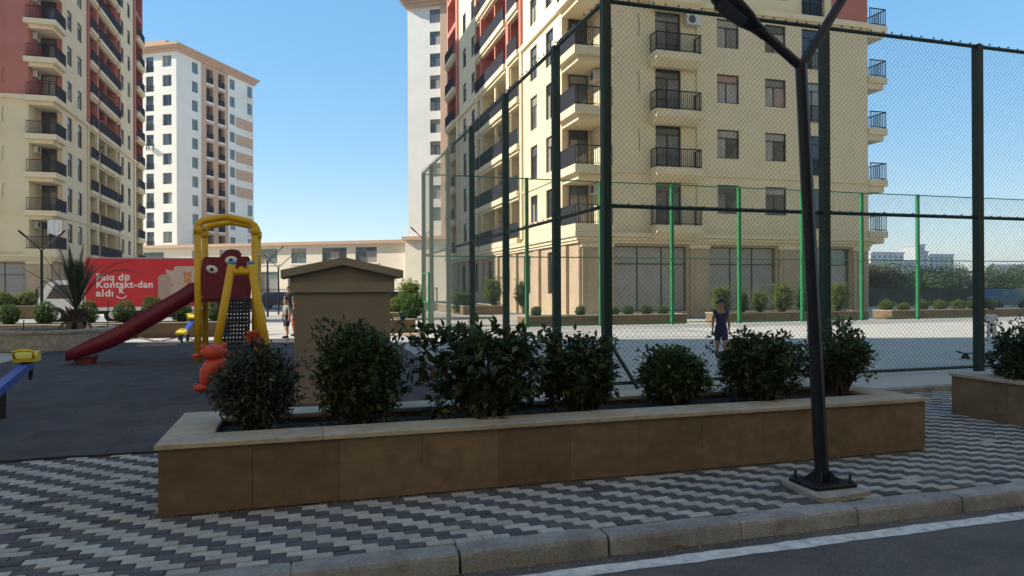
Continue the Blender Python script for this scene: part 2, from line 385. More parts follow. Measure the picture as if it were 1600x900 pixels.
path = bpy.data.objects.new('path', None); COL.objects.link(path); struct(path, 'pale paved path between the mat and the court fence')
MB().quad((2.66, 7.66, -0.012), (4.26, 7.66, -0.012), (4.26, 26, -0.012), (2.66, 26, -0.012)).build('joint_bed', 'sand_joint', path)
ps = MB()
for j in range(92):
    y = 7.68+0.2*j
    for i in range(-1, 4):
        x = 2.68+0.4*i+(0.2 if j % 2 else 0); x0, x1 = max(x+.004, 2.68), min(x+.396, 4.25)
        if x1-x0 > 0.05: ps.bbox(x0, x1, y+.004, y+.196, -0.04, random.uniform(-.002, .002), 0.006)
ps.build('paving_slab_field', 'path', path)['kind'] = 'stuff'
b = MB(); b.bbox(4.27, 48, 8.62, 27.1, -0.02, 0.05, 0.01); struct(b.build('court', 'court'), 'pale concrete floor of the sports court')
ck = bpy.data.objects.new('court_kerb', None); COL.objects.link(ck); struct(ck, 'low kerb at the edge of the court')
for i in range(12): MB().bbox(4.27+1.0*i+.004, 4.27+1.0*(i+1)-.004, 8.47, 8.615, -0.02, 0.075+random.uniform(-.004, .004), 0.012).build('kerb_stone', 'kerb_concrete', ck)
for i in range(14): MB().bbox(4.13, 4.262, 8.8+1.3*i+.004, 8.8+1.3*(i+1)-.004, -0.02, 0.07+random.uniform(-.004, .004), 0.012).build('kerb_stone', 'kerb_concrete', ck)
sheet('street', rect(-120, 9.0, 36.5, 47), -0.012, 'street', 'street behind the playground planters')
fk = bpy.data.objects.new('street_kerb', None); COL.objects.link(fk); struct(fk, 'pale kerb of the street behind the playground')
for i in range(30):
    x = -20+1.0*i
    if -2.6 < x < 1.2: continue
    MB().bbox(x+.005, x+.995, 36.25, 36.45, -0.02, 0.13, 0.02).build('kerb_stone', 'kerb_concrete', fk)

# ---------------------------------------------------------------- stone planters
def planter(label, x0, x1, y0, y1, h=0.51, cap=0.33, panel=0.62, group='stone planters', soil=0.07, t=0.035):
    r = thing('planter', label, 'planter', ((x0+x1)/2, (y0+y1)/2, 0), 0, group)
    cx, cy = (x0+x1)/2, (y0+y1)/2
    W, D = x1-x0, y1-y0
    core = MB(); zi = h-0.035
    i0, i1, j0, j1 = -W/2+cap-.02, W/2-cap+.02, -D/2+cap-.02, D/2-cap+.02
    for a in ((-W/2+.03, W/2-.03, -D/2+.03, j0), (-W/2+.03, W/2-.03, j1, D/2-.03), (-W/2+.03, i0, j0, j1), (i1, W/2-.03, j0, j1)):
        core.box(*a, 0.0, zi-.002)
    core.build('core', 'sandstone', r)
    MB().box(i0-.001, i1+.001, j0-.001, j1+.001, 0.02, h-soil).build('soil', 'soil', r)
    rr = random.Random(int(x0*100)+11)
    def split(L):
        n = max(1, round(L/panel)); return [(-L/2+L*k/n, -L/2+L*(k+1)/n) for k in range(n)]
    for a, c in split(W):
        e = rr.uniform(0, .004)
        for s in (-1, 1):
            ys = sorted((s*(D/2-.03), s*(D/2+e)))
            b = MB(); b.box(a+.001, c-.001, ys[0], ys[1], 0.0, zi-.004); b.build('stone_panel', 'sandstone', r)
    for a, c in split(D-0.06):
        e = rr.uniform(0, .004)
        for s in (-1, 1):
            x_s = sorted((s*(W/2-.03), s*(W/2-.002+e)))
            MB().box(x_s[0], x_s[1], a+.002, c-.002, 0.0, zi-.004).build('stone_panel', 'sandstone', r)
    o = 0.025
    nC = max(1, round(W/1.1))
    for k in range(nC):
        a = -W/2-o+(W+2*o)*k/nC; c = -W/2-o+(W+2*o)*(k+1)/nC
        MB().bbox(a+.0015, c-.0015, -D/2-o, -D/2+cap, zi, h+rr.uniform(-.0015, .0015), .006).build('cap_stone', 'cap_stone', r)
        MB().bbox(a+.0015, c-.0015, D/2-cap, D/2+o, zi, h+rr.uniform(-.0015, .0015), .006).build('cap_stone', 'cap_stone', r)
    for s in (-1, 1):
        x_s = sorted((s*(W/2-cap), s*(W/2+o)))
        MB().bbox(x_s[0], x_s[1], -D/2+cap+.0015, D/2-cap-.0015, zi, h, .006).build('cap_stone', 'cap_stone', r)
    return r
planter('long sandstone planter with seven shrubs beside the road', -0.97, 5.89, 5.48, 6.81)
planter('sandstone planter at the right edge with one dark shrub', 7.88, 13.0, 5.48, 6.93)
planter('long planter with clipped ball bushes in front of the red truck', -24.0, -2.5, 26.4, 28.0, 0.50, 0.22, 0.8)
planter('low planter behind the white truck cab, with lit bushes', -26.0, -12.6, 46.5, 48.0, 0.75, 0.22, 1.2)
planter('short planter between the kiosk and the court fence', 2.0, 4.05, 25.9, 27.3, 0.50, 0.22, 0.7)
planter('small sunlit planter behind the short one beside the court', 2.6, 4.4, 30.5, 33.0, 0.6, 0.22, 0.7)
planter('planter beyond the far fence at the left of the court', 8.8, 16.2, 27.35, 28.55, 0.47, 0.2, 0.8)
planter('planter behind the boy in navy, holding tall shrubs', 17.9, 26.0, 27.35, 28.55, 0.47, 0.2, 0.8)
planter('planter beyond the far fence at the right with seven round bushes', 27.4, 36.0, 27.35, 28.55, 0.47, 0.2, 0.8)
planter('planter along the side wall of the cream apartment tower', 9.6, 12.4, 42.5, 60.0, 0.55, 0.22, 1.2)

# ---------------------------------------------------------------- windows, railings, building parts
WIN = {}
def window_mesh(w, h, style, fm):
    key = (round(w, 2), round(h, 2), style, fm)
    if key in WIN: return WIN[key]
    b = MB(); t = 0.055; y0, y1 = -0.04, 0.04
    b.box(-w/2, w/2, y0, y1, 0, t); b.box(-w/2, w/2, y0, y1, h-t, h); b.box(-w/2, -w/2+t, y0, y1, t, h-t); b.box(w/2-t, w/2, y0, y1, t, h-t)
    panes = []
    zt = h*0.70
    if style == 'T':     # transom over two leaves
        b.box(-w/2+t, w/2-t, y0+.004, y1-.004, zt, zt+.05); xm = -w/2+w*0.45
        b.box(xm-.025, xm+.025, y0+.006, y1-.006, t, zt)
        panes = [(-w/2+t, w/2-t, zt+.05, h-t), (-w/2+t, xm-.025, t, zt), (xm+.025, w/2-t, t, zt)]
    elif style == 'D':   # door with transom and side light
        zt = h*0.78
        b.box(-w/2+t, w/2-t, y0+.004, y1-.004, zt, zt+.05)
        b.box(-.03, .03, y0+.006, y1-.006, t, zt)
        panes = [(-w/2+t, w/2-t, zt+.05, h-t), (-w/2+t, -.03, t, zt), (.03, w/2-t, t, zt)]
    elif style == '2':
        b.box(-.025, .025, y0+.006, y1-.006, t, h-t); panes = [(-w/2+t, -.025, t, h-t), (.025, w/2-t, t, h-t)]
    elif style == 'S':   # wide shop window
        n = max(2, round(w/1.5)); zt = h*0.72
        b.box(-w/2+t, w/2-t, y0+.004, y1-.004, zt, zt+.05)
        for k in range(1, n):
            x = -w/2+w*k/n; b.box(x-.025, x+.025, y0+.006, y1-.006, t, h-t)
        for k in range(n): panes += [(-w/2+w*k/n+.04, -w/2+w*(k+1)/n-.04, t, zt), (-w/2+w*k/n+.04, -w/2+w*(k+1)/n-.04, zt+.05, h-t)]
    elif style == '1': panes = [(-w/2+t, w/2-t, t, h-t)]
    ms = []
    for (a, c, z0, z1) in panes:
        ms.append(MB().box(a-.004, c+.004, 0.004, 0.012, z0-.004, z1+.004))
    res = (b.mesh('window', fm), ms, {})
    WIN[key] = res; return res
rw = random.Random(21)
def window(parent, U, N, a, n, z, w, h, style='T', fm='frame_dark', o=(0, 0), glass=('glass_dark', 'glass_mid', 'glass_dark', 'glass_curtain'), name='window'):
    me, panes, cache = window_mesh(w, h, style, fm)
    p = Vector((*o, 0)) + Vector((*U, 0))*a + Vector((*N, 0))*n
    ob = place(name, me, parent, (p.x, p.y, z), math.atan2(N[0], -N[1]))
    for k, pb in enumerate(panes):
        g = rw.choice(glass)
        if (k, g) not in cache: cache[(k, g)] = pb.mesh('pane', g)
        place('pane', cache[(k, g)], ob)
    return ob
def rail_seg(b, p, q, z0, z1, step=0.12, solid=False):
    p = Vector(p); q = Vector(q); d = q-p; L = d.length; d.normalize(); s = Vector((-d.y, d.x))
    def bar(a, c, w, za, zb):
        A = p+d*a; B = p+d*c
        pts = [A-s*w, B-s*w, B+s*w, A+s*w]; b.frust([(x.x, x.y, za) for x in pts], [(x.x, x.y, zb) for x in pts])
    bar(0, L, .025, z1-.05, z1); bar(0, L, .02, z0+.06, z0+.10)
    n = max(2, int(L/step))
    for i in range(n+1):
        a = L*i/n; w = .022 if i in (0, n) else .011
        a = min(max(a, .012), L-.012); bar(a-.011, a+.011, w, z0 if i in (0, n) else z0+.10, z1-.05)
    if solid: bar(.02, L-.02, .006, z0+.10, z1-.06)
AC = {}
def ac_unit(parent, U, N, o, a, n, z):
    if not AC:
        AC['b'] = MB().bbox(-.42, .42, -.16, .16, 0, .56, .02).mesh('air_conditioner', 'ac_white')
        AC['g'] = MB().lathe([(.22, 0), (.22, .012)], 16).mesh('grille', 'ac_grille')
    p = Vector((*o, 0)) + Vector((*U, 0))*a + Vector((*N, 0))*n
    ob = place('air_conditioner', AC['b'], parent, (p.x, p.y, z), math.atan2(N[0], -N[1]))
    g = place('grille', AC['g'], ob, (-.1, -.161, .28)); g.rotation_euler = (math.pi/2, 0, 0)
    return ob

Z0, FH = 4.95, 3.07
def residential_tower(label, loc, sx, nfl=12, detail=9, side_len=34.0):
    r = thing('apartment_tower', label, 'building', (*loc, 0), 0, 'cream and red apartment towers')
    W = 18.5; top = Z0+FH*nfl; zr = 17.15
    Fu, Fn = (sx, 0), (0, -1); Su, Sn = (0, 1), (-sx, 0)
    NA, NB = 1.7, 2.4     # corner loggia
    Ls = [(9.9, 12.2), (13.0, 19.8), (20.2, 21.3), (29.8, 33.6)]
    Ws = [4.4, 7.3, 23.2, 26.4]
    fl = [Z0+FH*k for k in range(nfl)]
    # --- front wall (cream below, red ends above)
    def fops(k):
        z = fl[k]; ops = [(4.45, 6.0, z+.02, z+2.35, .22, False), (8.25, 9.65, z+.75, z+2.35, .2, False), (11.35, 12.75, z+.75, z+2.35, .2, False), (13.85, 15.3, z+.05, z+2.35, .2, False)]
        return ops
    FO = [o for k in range(nfl) for o in fops(k)]
    def zone(fr, a0, a1, z0, z1, ops, m, name='wall'):
        b = MB().frame(*fr); b.wall(a0, a1, z0, z1, [o for o in ops if o[0] >= a0-.01 and o[1] <= a1+.01 and o[2] >= z0-.01 and o[3] <= z1+.01])
        return b.build(name, m, r)
    zone((Fu, Fn), NA, W, 4.55, zr, FO, 'cream')
    zone((Fu, Fn), NA, 3.9, zr, top, FO, 'red_wall'); zone((Fu, Fn), 3.9, 15.9, zr, top, FO, 'cream'); zone((Fu, Fn), 15.9, W, zr, top, FO, 'red_wall')
    # --- side wall
    SO = []
    for k in range(nfl):
        z = fl[k]; tall = k < 4
        for bb in Ws: SO.append((bb-.65, bb+.65, z+(.35 if tall and k else .75), z+2.4, .2, False))
        for (p, q) in Ls: SO.append((p, q, z+.0, z+2.62, 1.35, True))
    for (p, q, m) in ((NB, 9.5, 'cream'), (9.5, 21.7, 'red_wall'), (21.7, 28.7, 'cream'), (28.7, side_len, 'red_wall')):
        zone((Su, Sn), p, q, zr, top, SO, m)
    zone((Su, Sn), NB, side_len, 4.55, zr, SO, 'cream')
    # pilasters on the side
    for (p, q) in ((9.45, 9.85), (12.3, 12.9), (19.85, 20.15), (21.4, 21.75), (28.6, 29.3)):
        MB().frame(Su, Sn).box(p, q, 0.005, .16, zr+.15, top-.1).build('pilaster', 'red_wall', r)
        MB().frame(Su, Sn).box(p, q, 0.005, .14, 4.8, zr-.2).build('pilaster', 'cream_trim', r)
    # back and far side walls, roof
    b = MB()
    b.quad((sx*W, 0, 0), (sx*W, side_len, 0), (sx*W, side_len, top), (sx*W, 0, top)); b.quad((0, side_len, 0), (sx*W, side_len, 0), (sx*W, side_len, top), (0, side_len, top))
    b.build('wall', 'cream', r)
    MB().box(min(0, sx*W)-.3, max(0, sx*W)+.3, -.3, side_len+.3, top, top+.6).build('roof', 'cream_trim', r)
    # --- corner loggia
    for (z0, z1, m) in ((4.55, zr, 'cream'), (zr, top, 'red_wall')):
        b = MB()
        b.quad((sx*NA, 0, z0), (sx*NA, NB, z0), (sx*NA, NB, z1), (sx*NA, 0, z1)); b.quad((0, NB, z0), (sx*NA, NB, z0), (sx*NA, NB, z1), (0, NB, z1)); b.build('loggia_wall', m, r)
    slab = None
    for k in range(nfl):
        z = fl[k]
        x0, x1 = sorted((-sx*.32, sx*(NA+.28)))
        b = MB(); b.box(x0, x1, -.32, NB+.12, z-.42, z)
        x2, x3 = sorted((-sx*.02, sx*(NA-.02))); b.box(x2, x3, -.02, NB-.02, z-.72, z-.421)
        bs = b.build('balcony_slab', 'cream_trim', r)
        if k >= detail: continue
        b = MB(); e = -sx*.26
        rail_seg(b, (sx*(NA+.1), -.26), (e, -.26), z, z+1.02); rail_seg(b, (e, -.26), (e, NB), z, z+1.02, solid=True); b.build('railing', 'rail_dark', bs)
        window(r, Su, Fn, NB-.05, 0, z+.02, 1.0, 2.3, 'D', o=(sx*.75, 0)) if False else None
        window(r, (sx, 0), (0, -1), .95, -(NB-.045), z+.02, 1.1, 2.3, 'D')
        if k % 2 == 0 or k > 4: ac_unit(r, (0, 1), (-sx, 0), (sx*NA, 0), 1.3, .18, z+1.75)
    # --- front windows, balconies
    for k in range(min(nfl, detail)):
        z = fl[k]
        window(r, Fu, Fn, 5.22, -.14, z+.02, 1.55, 2.33, 'D', glass=('glass_dark', 'glass_curtain', 'glass_dark', 'glass_mid'))
        for a in (8.95, 12.05): window(r, Fu, Fn, a, -.12, z+.75, 1.4, 1.6, 'T', glass=('glass_dark', 'glass_curtain', 'glass_mid', 'glass_curtain', 'glass_warm'))
        window(r, Fu, Fn, 14.57, -.12, z+.05, 1.45, 2.3, 'D', glass=('glass_dark', 'glass_curtain', 'glass_dark'))
        b = MB().frame(Fu, Fn); b.box(4.1, 6.85, 0.003, .78, z-.40, z-.02)
        A = [b.P(4.1, .003, z-.75), b.P(6.85, .003, z-.75), b.P(6.85, .35, z-.75), b.P(4.1, .35, z-.75)]; B = [b.P(4.1, .003, z-.401), b.P(6.85, .003, z-.401), b.P(6.85, .78, z-.401), b.P(4.1, .78, z-.401)]
        b.frust(A, B); bs = b.build('balcony_slab', 'cream_trim', r)
        b = MB(); P = lambda a, n: (sx*a, -n)
        rail_seg(b, P(4.15, .05), P(4.15, .73), z-.02, z+1.0); rail_seg(b, P(4.15, .73), P(6.8, .73), z-.02, z+1.0); rail_seg(b, P(6.8, .73), P(6.8, .05), z-.02, z+1.0)
        b.build('railing', 'rail_dark', bs)
        b = MB(); rail_seg(b, P(13.85, .12), P(15.3, .12), z+.08, z+1.0); b.build('railing', 'rail_dark', r)
        # balcony on the far corner
        b = MB().frame(Fu, Fn); b.box(W+.002, W+1.35, -1.6, .12, z-.4, z-.02); b.box(W+.002, W+1.15, -1.5, .02, z-.75, z-.401); bs = b.build('balcony_slab', 'cream_trim', r)
        b = MB(); rail_seg(b, P(W+.1, .06), P(W+1.28, .06), z-.02, z+1.0); rail_seg(b, P(W+1.28, .06), P(W+1.28, -1.55), z-.02, z+1.0); b.build('railing', 'rail_dark', bs)
        if k == 3: ac_unit(r, Fu, Fn, (0, 0), 6.6, .2, z+1.7)
    # drain pipe and cables
    MB().tube([(sx*6.95, -.06, 4.6), (sx*6.95, -.06, 17)], .035, 6).build('drain_pipe', 'cream_trim', r)
    for k in range(1, 5):
        MB().tube([(sx*3.45, -.03, fl[k]+.9), (sx*3.5, -.05, fl[k]+1.5), (sx*3.42, -.03, fl[k]+2.1)], .012, 5).build('cable', 'rail_dark', r)
    # --- side windows, loggia rails
    for k in range(min(nfl, detail)):
        z = fl[k]; tall = k < 4
        zb = z+(.35 if tall and k else .75)
        for bb in Ws: window(r, Su, Sn, bb, -.12, zb, 1.3, z+2.4-zb, 'T', glass=('glass_mid', 'glass_dark', 'glass_curtain'))
        for i, (p, q) in enumerate(Ls):
            b = MB().frame(Su, Sn); b.box(p-.05, q+.05, -.1, .35, z-.40, z-.02); b.box(p-.02, q+.02, -.1, .2, z-.58, z-.401); bs = b.build('balcony_slab', 'cream_trim', r)
            b = MB(); x = -sx*.29
            rail_seg(b, (x, p), (x, q), z-.02, z+1.0, .15, solid=True); b.build('railing', 'rail_dark', bs)
            wd = min(2.4, (q-p)*.6)
            window(r, Su, Sn, (p+q)/2-(q-p)*.12, -1.30, z+.04, wd, 2.25, 'D')
            if i < 2 and rw.random() < .5: ac_unit(r, Su, Sn, (0, 0), q-.55, -1.15, z+1.9)
            if i == 1: MB().frame(Su, Sn).box((p+q)/2-.12, (p+q)/2+.12, -.22, -.02, z, z+2.62).build('column', 'cream_trim' if k < 4 else 'red_wall', r)
    # --- string courses
    def course(z, h, d, m='cream_trim'):
        MB().frame(Fu, Fn).box(NA+.3 if z > 6 else -.02, W+(.0 if z > 6 else d), .002, d, z, z+h).build('string_course', m, r)
        MB().frame(Su, Sn).box(NB+.15 if z > 6 else -d, side_len, .002, d, z, z+h).build('string_course', m, r)
    course(7.72, .14, .07); course(zr-.22, .32, .18); course(4.30, .22, .34); course(4.12, .17, .22); course(3.98, .13, .12)
    # --- ground floor
    shops = [(2.0, 6.35), (7.75, 12.05), (13.9, 17.2)]
    b = MB().frame(Fu, Fn); b.wall(0, W, 0, 3.98, [(p, q, .35, 3.85, .3, False) for p, q in shops], -.05); b.build('wall', 'stone_ground', r)
    b = MB().frame(Su, Sn); sho = [(3.6+4.6*i, 5.0+4.6*i, 1.3, 3.7, .3, False) for i in range(6)]
    b.wall(0, side_len, 0, 3.98, sho, -.05); b.build('wall', 'stone_ground', r)
    for i in range(6): window(r, Su, Sn, 4.3+4.6*i, -.25, 1.3, 1.4, 2.4, 'T')
    MB().frame(Fu, Fn).box(-.02, W, -.5, -.05, 3.981, 4.12).build('soffit', 'cream_trim', r)
    for i, (p, q) in enumerate(shops):
        window(r, Fu, Fn, (p+q)/2, -.28, .35, q-p, 3.5, 'S', glass=('shutter',) if i < 2 else ('glass_mid', 'glass_curtain', 'glass_teal'), name='shop_window')
    for (p, q) in ((.15, 1.85), (6.5, 7.6), (12.2, 13.7), (17.35, 18.4)):
        MB().frame(Fu, Fn).box(p, q, -.045, .10, 0, 3.75).build('pilaster', 'stone_ground', r)
        MB().frame(Fu, Fn).box(p-.08, q+.08, -.045, .16, 3.751, 3.96).build('capital', 'cream_trim', r)
        MB().frame(Fu, Fn).box(p+.25, q-.25, .1001, .135, .4, 3.6).build('pilaster_panel', 'stone_ground', r)
    for i in range(7):
        MB().frame(Su, Sn).box(1.6+4.6*i, 2.5+4.6*i, -.045, .12, 0, 3.9).build('pilaster', 'stone_ground', r)
    return r
residential_tower('cream apartment tower with barred balconies behind the fenced court', (13.84, 34.0), 1, 12, 7)
residential_tower('cream and red apartment tower at the left behind the truck', (-19.1, 65.0), -1, 13, 10)

# ---------------------------------------------------------------- white block, podium and far tower (rotated)
C0 = (-18.6, 121.0); BROT = -R(31.4)      # local x = right along podium front, local y = depth, front faces -y
def rot_thing(name, label, cat, s, d, group=None):
    c, sn = math.cos(BROT), math.sin(BROT)
    return thing(name, label, cat, (C0[0]+c*s-sn*d, C0[1]+sn*s+c*d, 0), BROT, group)
wb = rot_thing('apartment_block', 'white apartment block with peach cornice and peach loggia strip', 'building', 0, 0)
tp = 39.2; zb0 = 8.7; fh = 3.09; NF = 10
fo = []
for k in range(NF):
    z = tp-fh*(k+1)
    for j, x in enumerate((-1.75, -5.0, -9.0, -12.2)):
        wd = 1.7 if j % 2 == 0 else 1.45
        fo.append((x-wd/2, x+wd/2, z+(.75 if j % 2 == 0 else .1), z+2.55, .35, False))
b = MB().frame((1, 0), (0, -1)); b.wall(-16, 0, zb0, tp, fo); b.build('wall', 'white_wall', wb)
for (p, q, z, t, d, _) in fo:
    if p < -9.9: continue
    tall = t-z > 2.1
    w = window(wb, (1, 0), (0, -1), (p+q)/2, -.28, z, q-p, t-z, '2' if not tall else 'T', 'frame_grey' if not tall else 'frame_dark', glass=('glass_teal', 'glass_mid', 'glass_dark', 'glass_curtain') if not tall else ('glass_dark', 'glass_mid'))
    if tall:
        b = MB(); rail_seg(b, ((p), -.02), ((q), -.02), z, z+1.0, .16); b.build('railing', 'rail_dark', w, loc=(-(p+q)/2, -.28, -z))
so_ = []
Sd = dict(U=(0, 1), N=(1, 0))
for k in range(NF):
    z = tp-fh*(k+1)
    so_ += [(3.55, 5.0, z+.75, z+2.55, .3, False), (13.1, 14.5, z+.75, z+2.55, .3, False), (7.0, 8.7, z+.1, z+2.55, .9, True), (10.0, 11.7, z+.1, z+2.55, .9, True)]
for (p, q, m) in ((0, 5.7, 'white_wall'), (5.7, 12.6, 'peach_wall'), (12.6, 19.6, 'white_wall')):
    b = MB().frame((0, 1), (1, 0)); b.wall(p, q, zb0, tp, [o for o in so_ if o[0] >= p and o[1] <= q]); b.build('wall', m, wb)
for k in range(NF):
    z = tp-fh*(k+1)
    for y in (4.27, 13.8): window(wb, (0, 1), (1, 0), y, -.22, z+.75, 1.44, 1.8, '2', 'frame_grey', glass=('glass_teal', 'glass_mid', 'glass_teal'))
    for y in (7.85, 10.85):
        w = window(wb, (0, 1), (1, 0), y, -.8, z+.12, 1.6, 2.4, 'T', glass=('glass_dark', 'glass_mid'))
        b = MB(); rail_seg(b, (.03, y-.84), (.03, y+.84), z+.1, z+1.1, .15, solid=True); b.build('railing', 'rail_dark', wb)
        MB().frame((0, 1), (1, 0)).box(y-.95, y+.95, .003, .12, z-.18, z+.09).build('sill_band', 'white_wall', wb)
    if 2 <= k <= 6: MB().frame((0, 1), (1, 0)).box(14.75, 19.6, .003, .06, z+.55, z+2.4).build('facade_band', 'peach_wall', wb)
    else: window(wb, (0, 1), (1, 0), 18.7, .02, z+.55, 1.3, 2.0, '2', 'frame_grey', glass=('glass_teal',))
    MB().frame((0, 1), (1, 0)).box(18.0, 19.75, .003, .22, z+.05, z+.22).build('ledge', 'white_wall', wb)
MB().box(-16, 0, 19.6, 19.8, zb0, tp).build('wall', 'white_wall', wb); MB().box(-16.2, -16, 0, 19.8, zb0, tp).build('wall', 'white_wall', wb)
for (e, z0_, z1_) in ((.35, tp, tp+.45), (.6, tp+.451, tp+.8), (.85, tp+.801, tp+1.15)):
    MB().box(-16-e, e, -e, 19.8+e, z0_, z1_).build('cornice', 'peach_wall', wb)
MB().box(-12, -4.5, 3, 12, tp+1.15, tp+3.2).build('roof_house', 'peach_wall', wb)
ac_unit(wb, (1, 0), (0, -1), (0, 0), -4.7, .3, tp-fh*5+.1)

pd = rot_thing('podium_building', 'long low cream building with peach roof edge behind the kiosk', 'building', 0, 0)
po = [(18.4-3.6, 18.05, 5.5, 7.75, .3, False), (20.4, 22.9, 5.5, 7.75, .3, False), (25.5, 29.5, 5.5, 7.75, .3, False), (30.9, 34.3, 5.5, 7.75, .3, False), (8.0, 11.5, 5.5, 7.75, .3, False), (3, 6, 5.5, 7.75, .3, False), (-6.8, -2.2, 5.0, 7.6, .3, False), (-12.5, -7.6, 5.0, 7.6, .3, False),
      (14.8, 18.2, .5, 4.3, .3, False), (19.8, 23.0, .5, 4.3, .3, False), (25.5, 29.5, .5, 4.3, .3, False), (31, 35, .5, 4.3, .3, False), (8, 11.5, .5, 4.3, .3, False), (3, 6, .5, 4.3, .3, False)]
b = MB().frame((1, 0), (0, -1)); b.wall(-16, 40.0, 0, 8.2, po, .3); b.build('wall', 'podium_wall', pd)
for (p, q, z, t, d, _) in po:
    window(pd, (1, 0), (0, -1), (p+q)/2, .1, z, q-p, t-z, 'S', 'frame_grey', glass=('glass_mid', 'glass_teal', 'glass_curtain') if p > 0 else ('glass_dark',))
    MB().frame((1, 0), (0, -1)).box(p-.25, q+.25, .303, .38, z-.25, z-.02).build('sill', 'podium_wall', pd)
MB().box(-16.1, 40.2, -.9, 19, 8.2, 8.65).build('roof', 'peach_wall', pd)
tw = rot_thing('apartment_block', 'tall white tower with one window column beside the cream tower', 'building', 39.4, -0.6)
to_ = [(3.3, 4.85, 41.4-3.09*(k+1)+.7, 41.4-3.09*(k+1)+2.6, .3, False) for k in range(10)]
b = MB().frame((1, 0), (0, -1)); b.wall(0, 5.0, 9.0, 41.4, to_); b.wall(10.5, 16, 9, 41.4, []); b.build('wall', 'white_wall', tw)
for (p, q, z, t, d, _) in to_: window(tw, (1, 0), (0, -1), (p+q)/2, -.22, z, q-p, t-z, 'T', 'frame_dark', glass=('glass_mid', 'glass_curtain', 'glass_mid'))
MB().frame((1, 0), (0, -1)).box(5.0, 10.5, -3, .35, 9.0, 41.4).build('loggia_tower', 'peach_wall', tw)
MB().box(-.05, 0, 0, 14, 9.0, 41.4).build('wall', 'white_wall', tw); MB().box(0, 16, 13.9, 14, 9.0, 41.4).build('wall', 'white_wall', tw)
for (e, z0_, z1_) in ((.35, 41.4, 41.8), (.65, 41.801, 42.2), (.9, 42.201, 42.6)): MB().box(-e, 16+e, -e-.35, 14+e, z0_, z1_).build('cornice', 'peach_wall', tw)
MB().box(-.6, 16, -1.2, 14, 8.5, 8.99).build('podium_roof', 'peach_wall', tw)
MB().frame((1, 0), (0, -1)).box(-.3, 16, -13, .6, 0, 8.49).build('podium_wall', 'podium_wall', tw)

# ---------------------------------------------------------------- neighbouring blocks outside the frame (left one shades the foreground, back one bounces light)
def neighbour(label, x0, x1, y0, y1, h):
    r = thing('apartment_block', label, 'building', ((x0+x1)/2, (y0+y1)/2, -0.13 if y1 < 4 else -.02), 0, 'neighbouring apartment blocks')
    W, D = x1-x0, y1-y0
    for U, N, L, off in (((1, 0), (0, 1), W, D/2), ((0, 1), (1, 0), D, W/2), ((1, 0), (0, -1), W, D/2), ((0, 1), (-1, 0), D, W/2)):
        ops = [(a-.7, a+.7, z+.9, z+2.5, .3, True) for z in [4.5+3.1*k for k in range(int((h-5)/3.1))] for a in [-L/2+2.2+3.6*i for i in range(int((L-3)/3.6))]]
        b = MB().frame(U, N, (N[0]*off, N[1]*off)); b.wall(-L/2, L/2, 0, h, ops); b.build('wall', 'cream', r)
    MB().box(-W/2-.4, W/2+.4, -D/2-.4, D/2+.4, h, h+.7).build('roof', 'cream_trim', r)
neighbour('tall cream apartment block left of the playground, beyond the frame', -44.0, -22.0, 4.5, 28.7, 34.0)
neighbour('unseen apartment block behind the camera, tall and cream for warm bounce light', -34.0, 60.0, -24.0, -7.0, 42.0)  # unseen; its height and cream colour are set to throw warm fill light

# ---------------------------------------------------------------- court fences
FH6 = 6.0
def chain_link(parent, p, q, z0, z1, m, cell=0.088, t=0.0025):
    """chain-link mesh: two families of diagonal wires in the vertical plane p-q"""
    p = Vector((*p, 0)); q = Vector((*q, 0)); d = q-p; L = d.length; d.normalize(); nrm = Vector((-d.y, d.x, 0))
    b = MB(); Hh = z1-z0; k = -int(Hh/cell)-1; n = int(L/cell)+1
    def wire(a0, h0, a1, h1, side):
        A = p+d*a0+Vector((0, 0, z0+h0)); B = p+d*a1+Vector((0, 0, z0+h1))
        w = (B-A).normalized().cross(nrm)*t
        off = nrm*t*side*.9
        v = [A+w+off, A-w*.5+nrm*t*.87+off, A-w*.5-nrm*t*.87+off, B+w+off, B-w*.5+nrm*t*.87+off, B-w*.5-nrm*t*.87+off]
        b.add(v, [(0, 1, 4, 3), (1, 2, 5, 4), (2, 0, 3, 5)])
    for i in range(k, n+1):
        s = i*cell
        a0, a1 = max(s, 0), min(s+Hh, L)
        if a1-a0 > .01: wire(a0, a0-s, a1, a1-s, 1)
        if a1-a0 > .01: wire(a0, Hh-(a0-s), a1, Hh-(a1-s), -1)
    me = bpy.data.meshes.new('chain_link_mesh'); me.from_pydata(b.v, [], b.f); me.update(); me.materials.append(MATS[m])
    return place('chain_link_mesh', me, parent)
def fence(label, p, q, posts, m, mw, width=.13, off=(0, 0), rail=.035, bottom=True, cell=0.088, t=0.0021):
    p = Vector(p); q = Vector(q); d = (q-p); L = d.length; d.normalize()
    r = thing('court_fence', label, 'fence', (0, 0, 0), 0, 'green court fences')
    for s in posts:
        c = p+d*s; h = width/2
        MB().bbox(c.x-h, c.x+h, c.y-h, c.y+h, .05, FH6+.02, .006).build('post', m, r)
    nrm = Vector((-d.y, d.x))
    for z, w in ((FH6-.012, rail), (2.86, rail*.9), (.14, rail*.8)):
        pb = p+nrm*off[0]; qb = q+nrm*off[0]
        MB().tube([(pb.x, pb.y, z), (qb.x, qb.y, z)], w, 8).build('rail', m, r)
    o2 = nrm*off[1]
    chain_link(r, p+o2, q+o2, .10, FH6, mw, cell, t)
    # wire ties bulging along the rails
    b = MB(); n = int(L/.22)
    for i in range(n):
        c = p+d*(L*(i+.5)/n)+o2
        for z in (FH6+.006, 2.88): b.ball((c.x+random.uniform(-.03, .03), c.y, z+random.uniform(-.01, .012)), .018, 5, 3)
    b.build('wire_ties', mw, r)['kind'] = 'stuff'
    return r
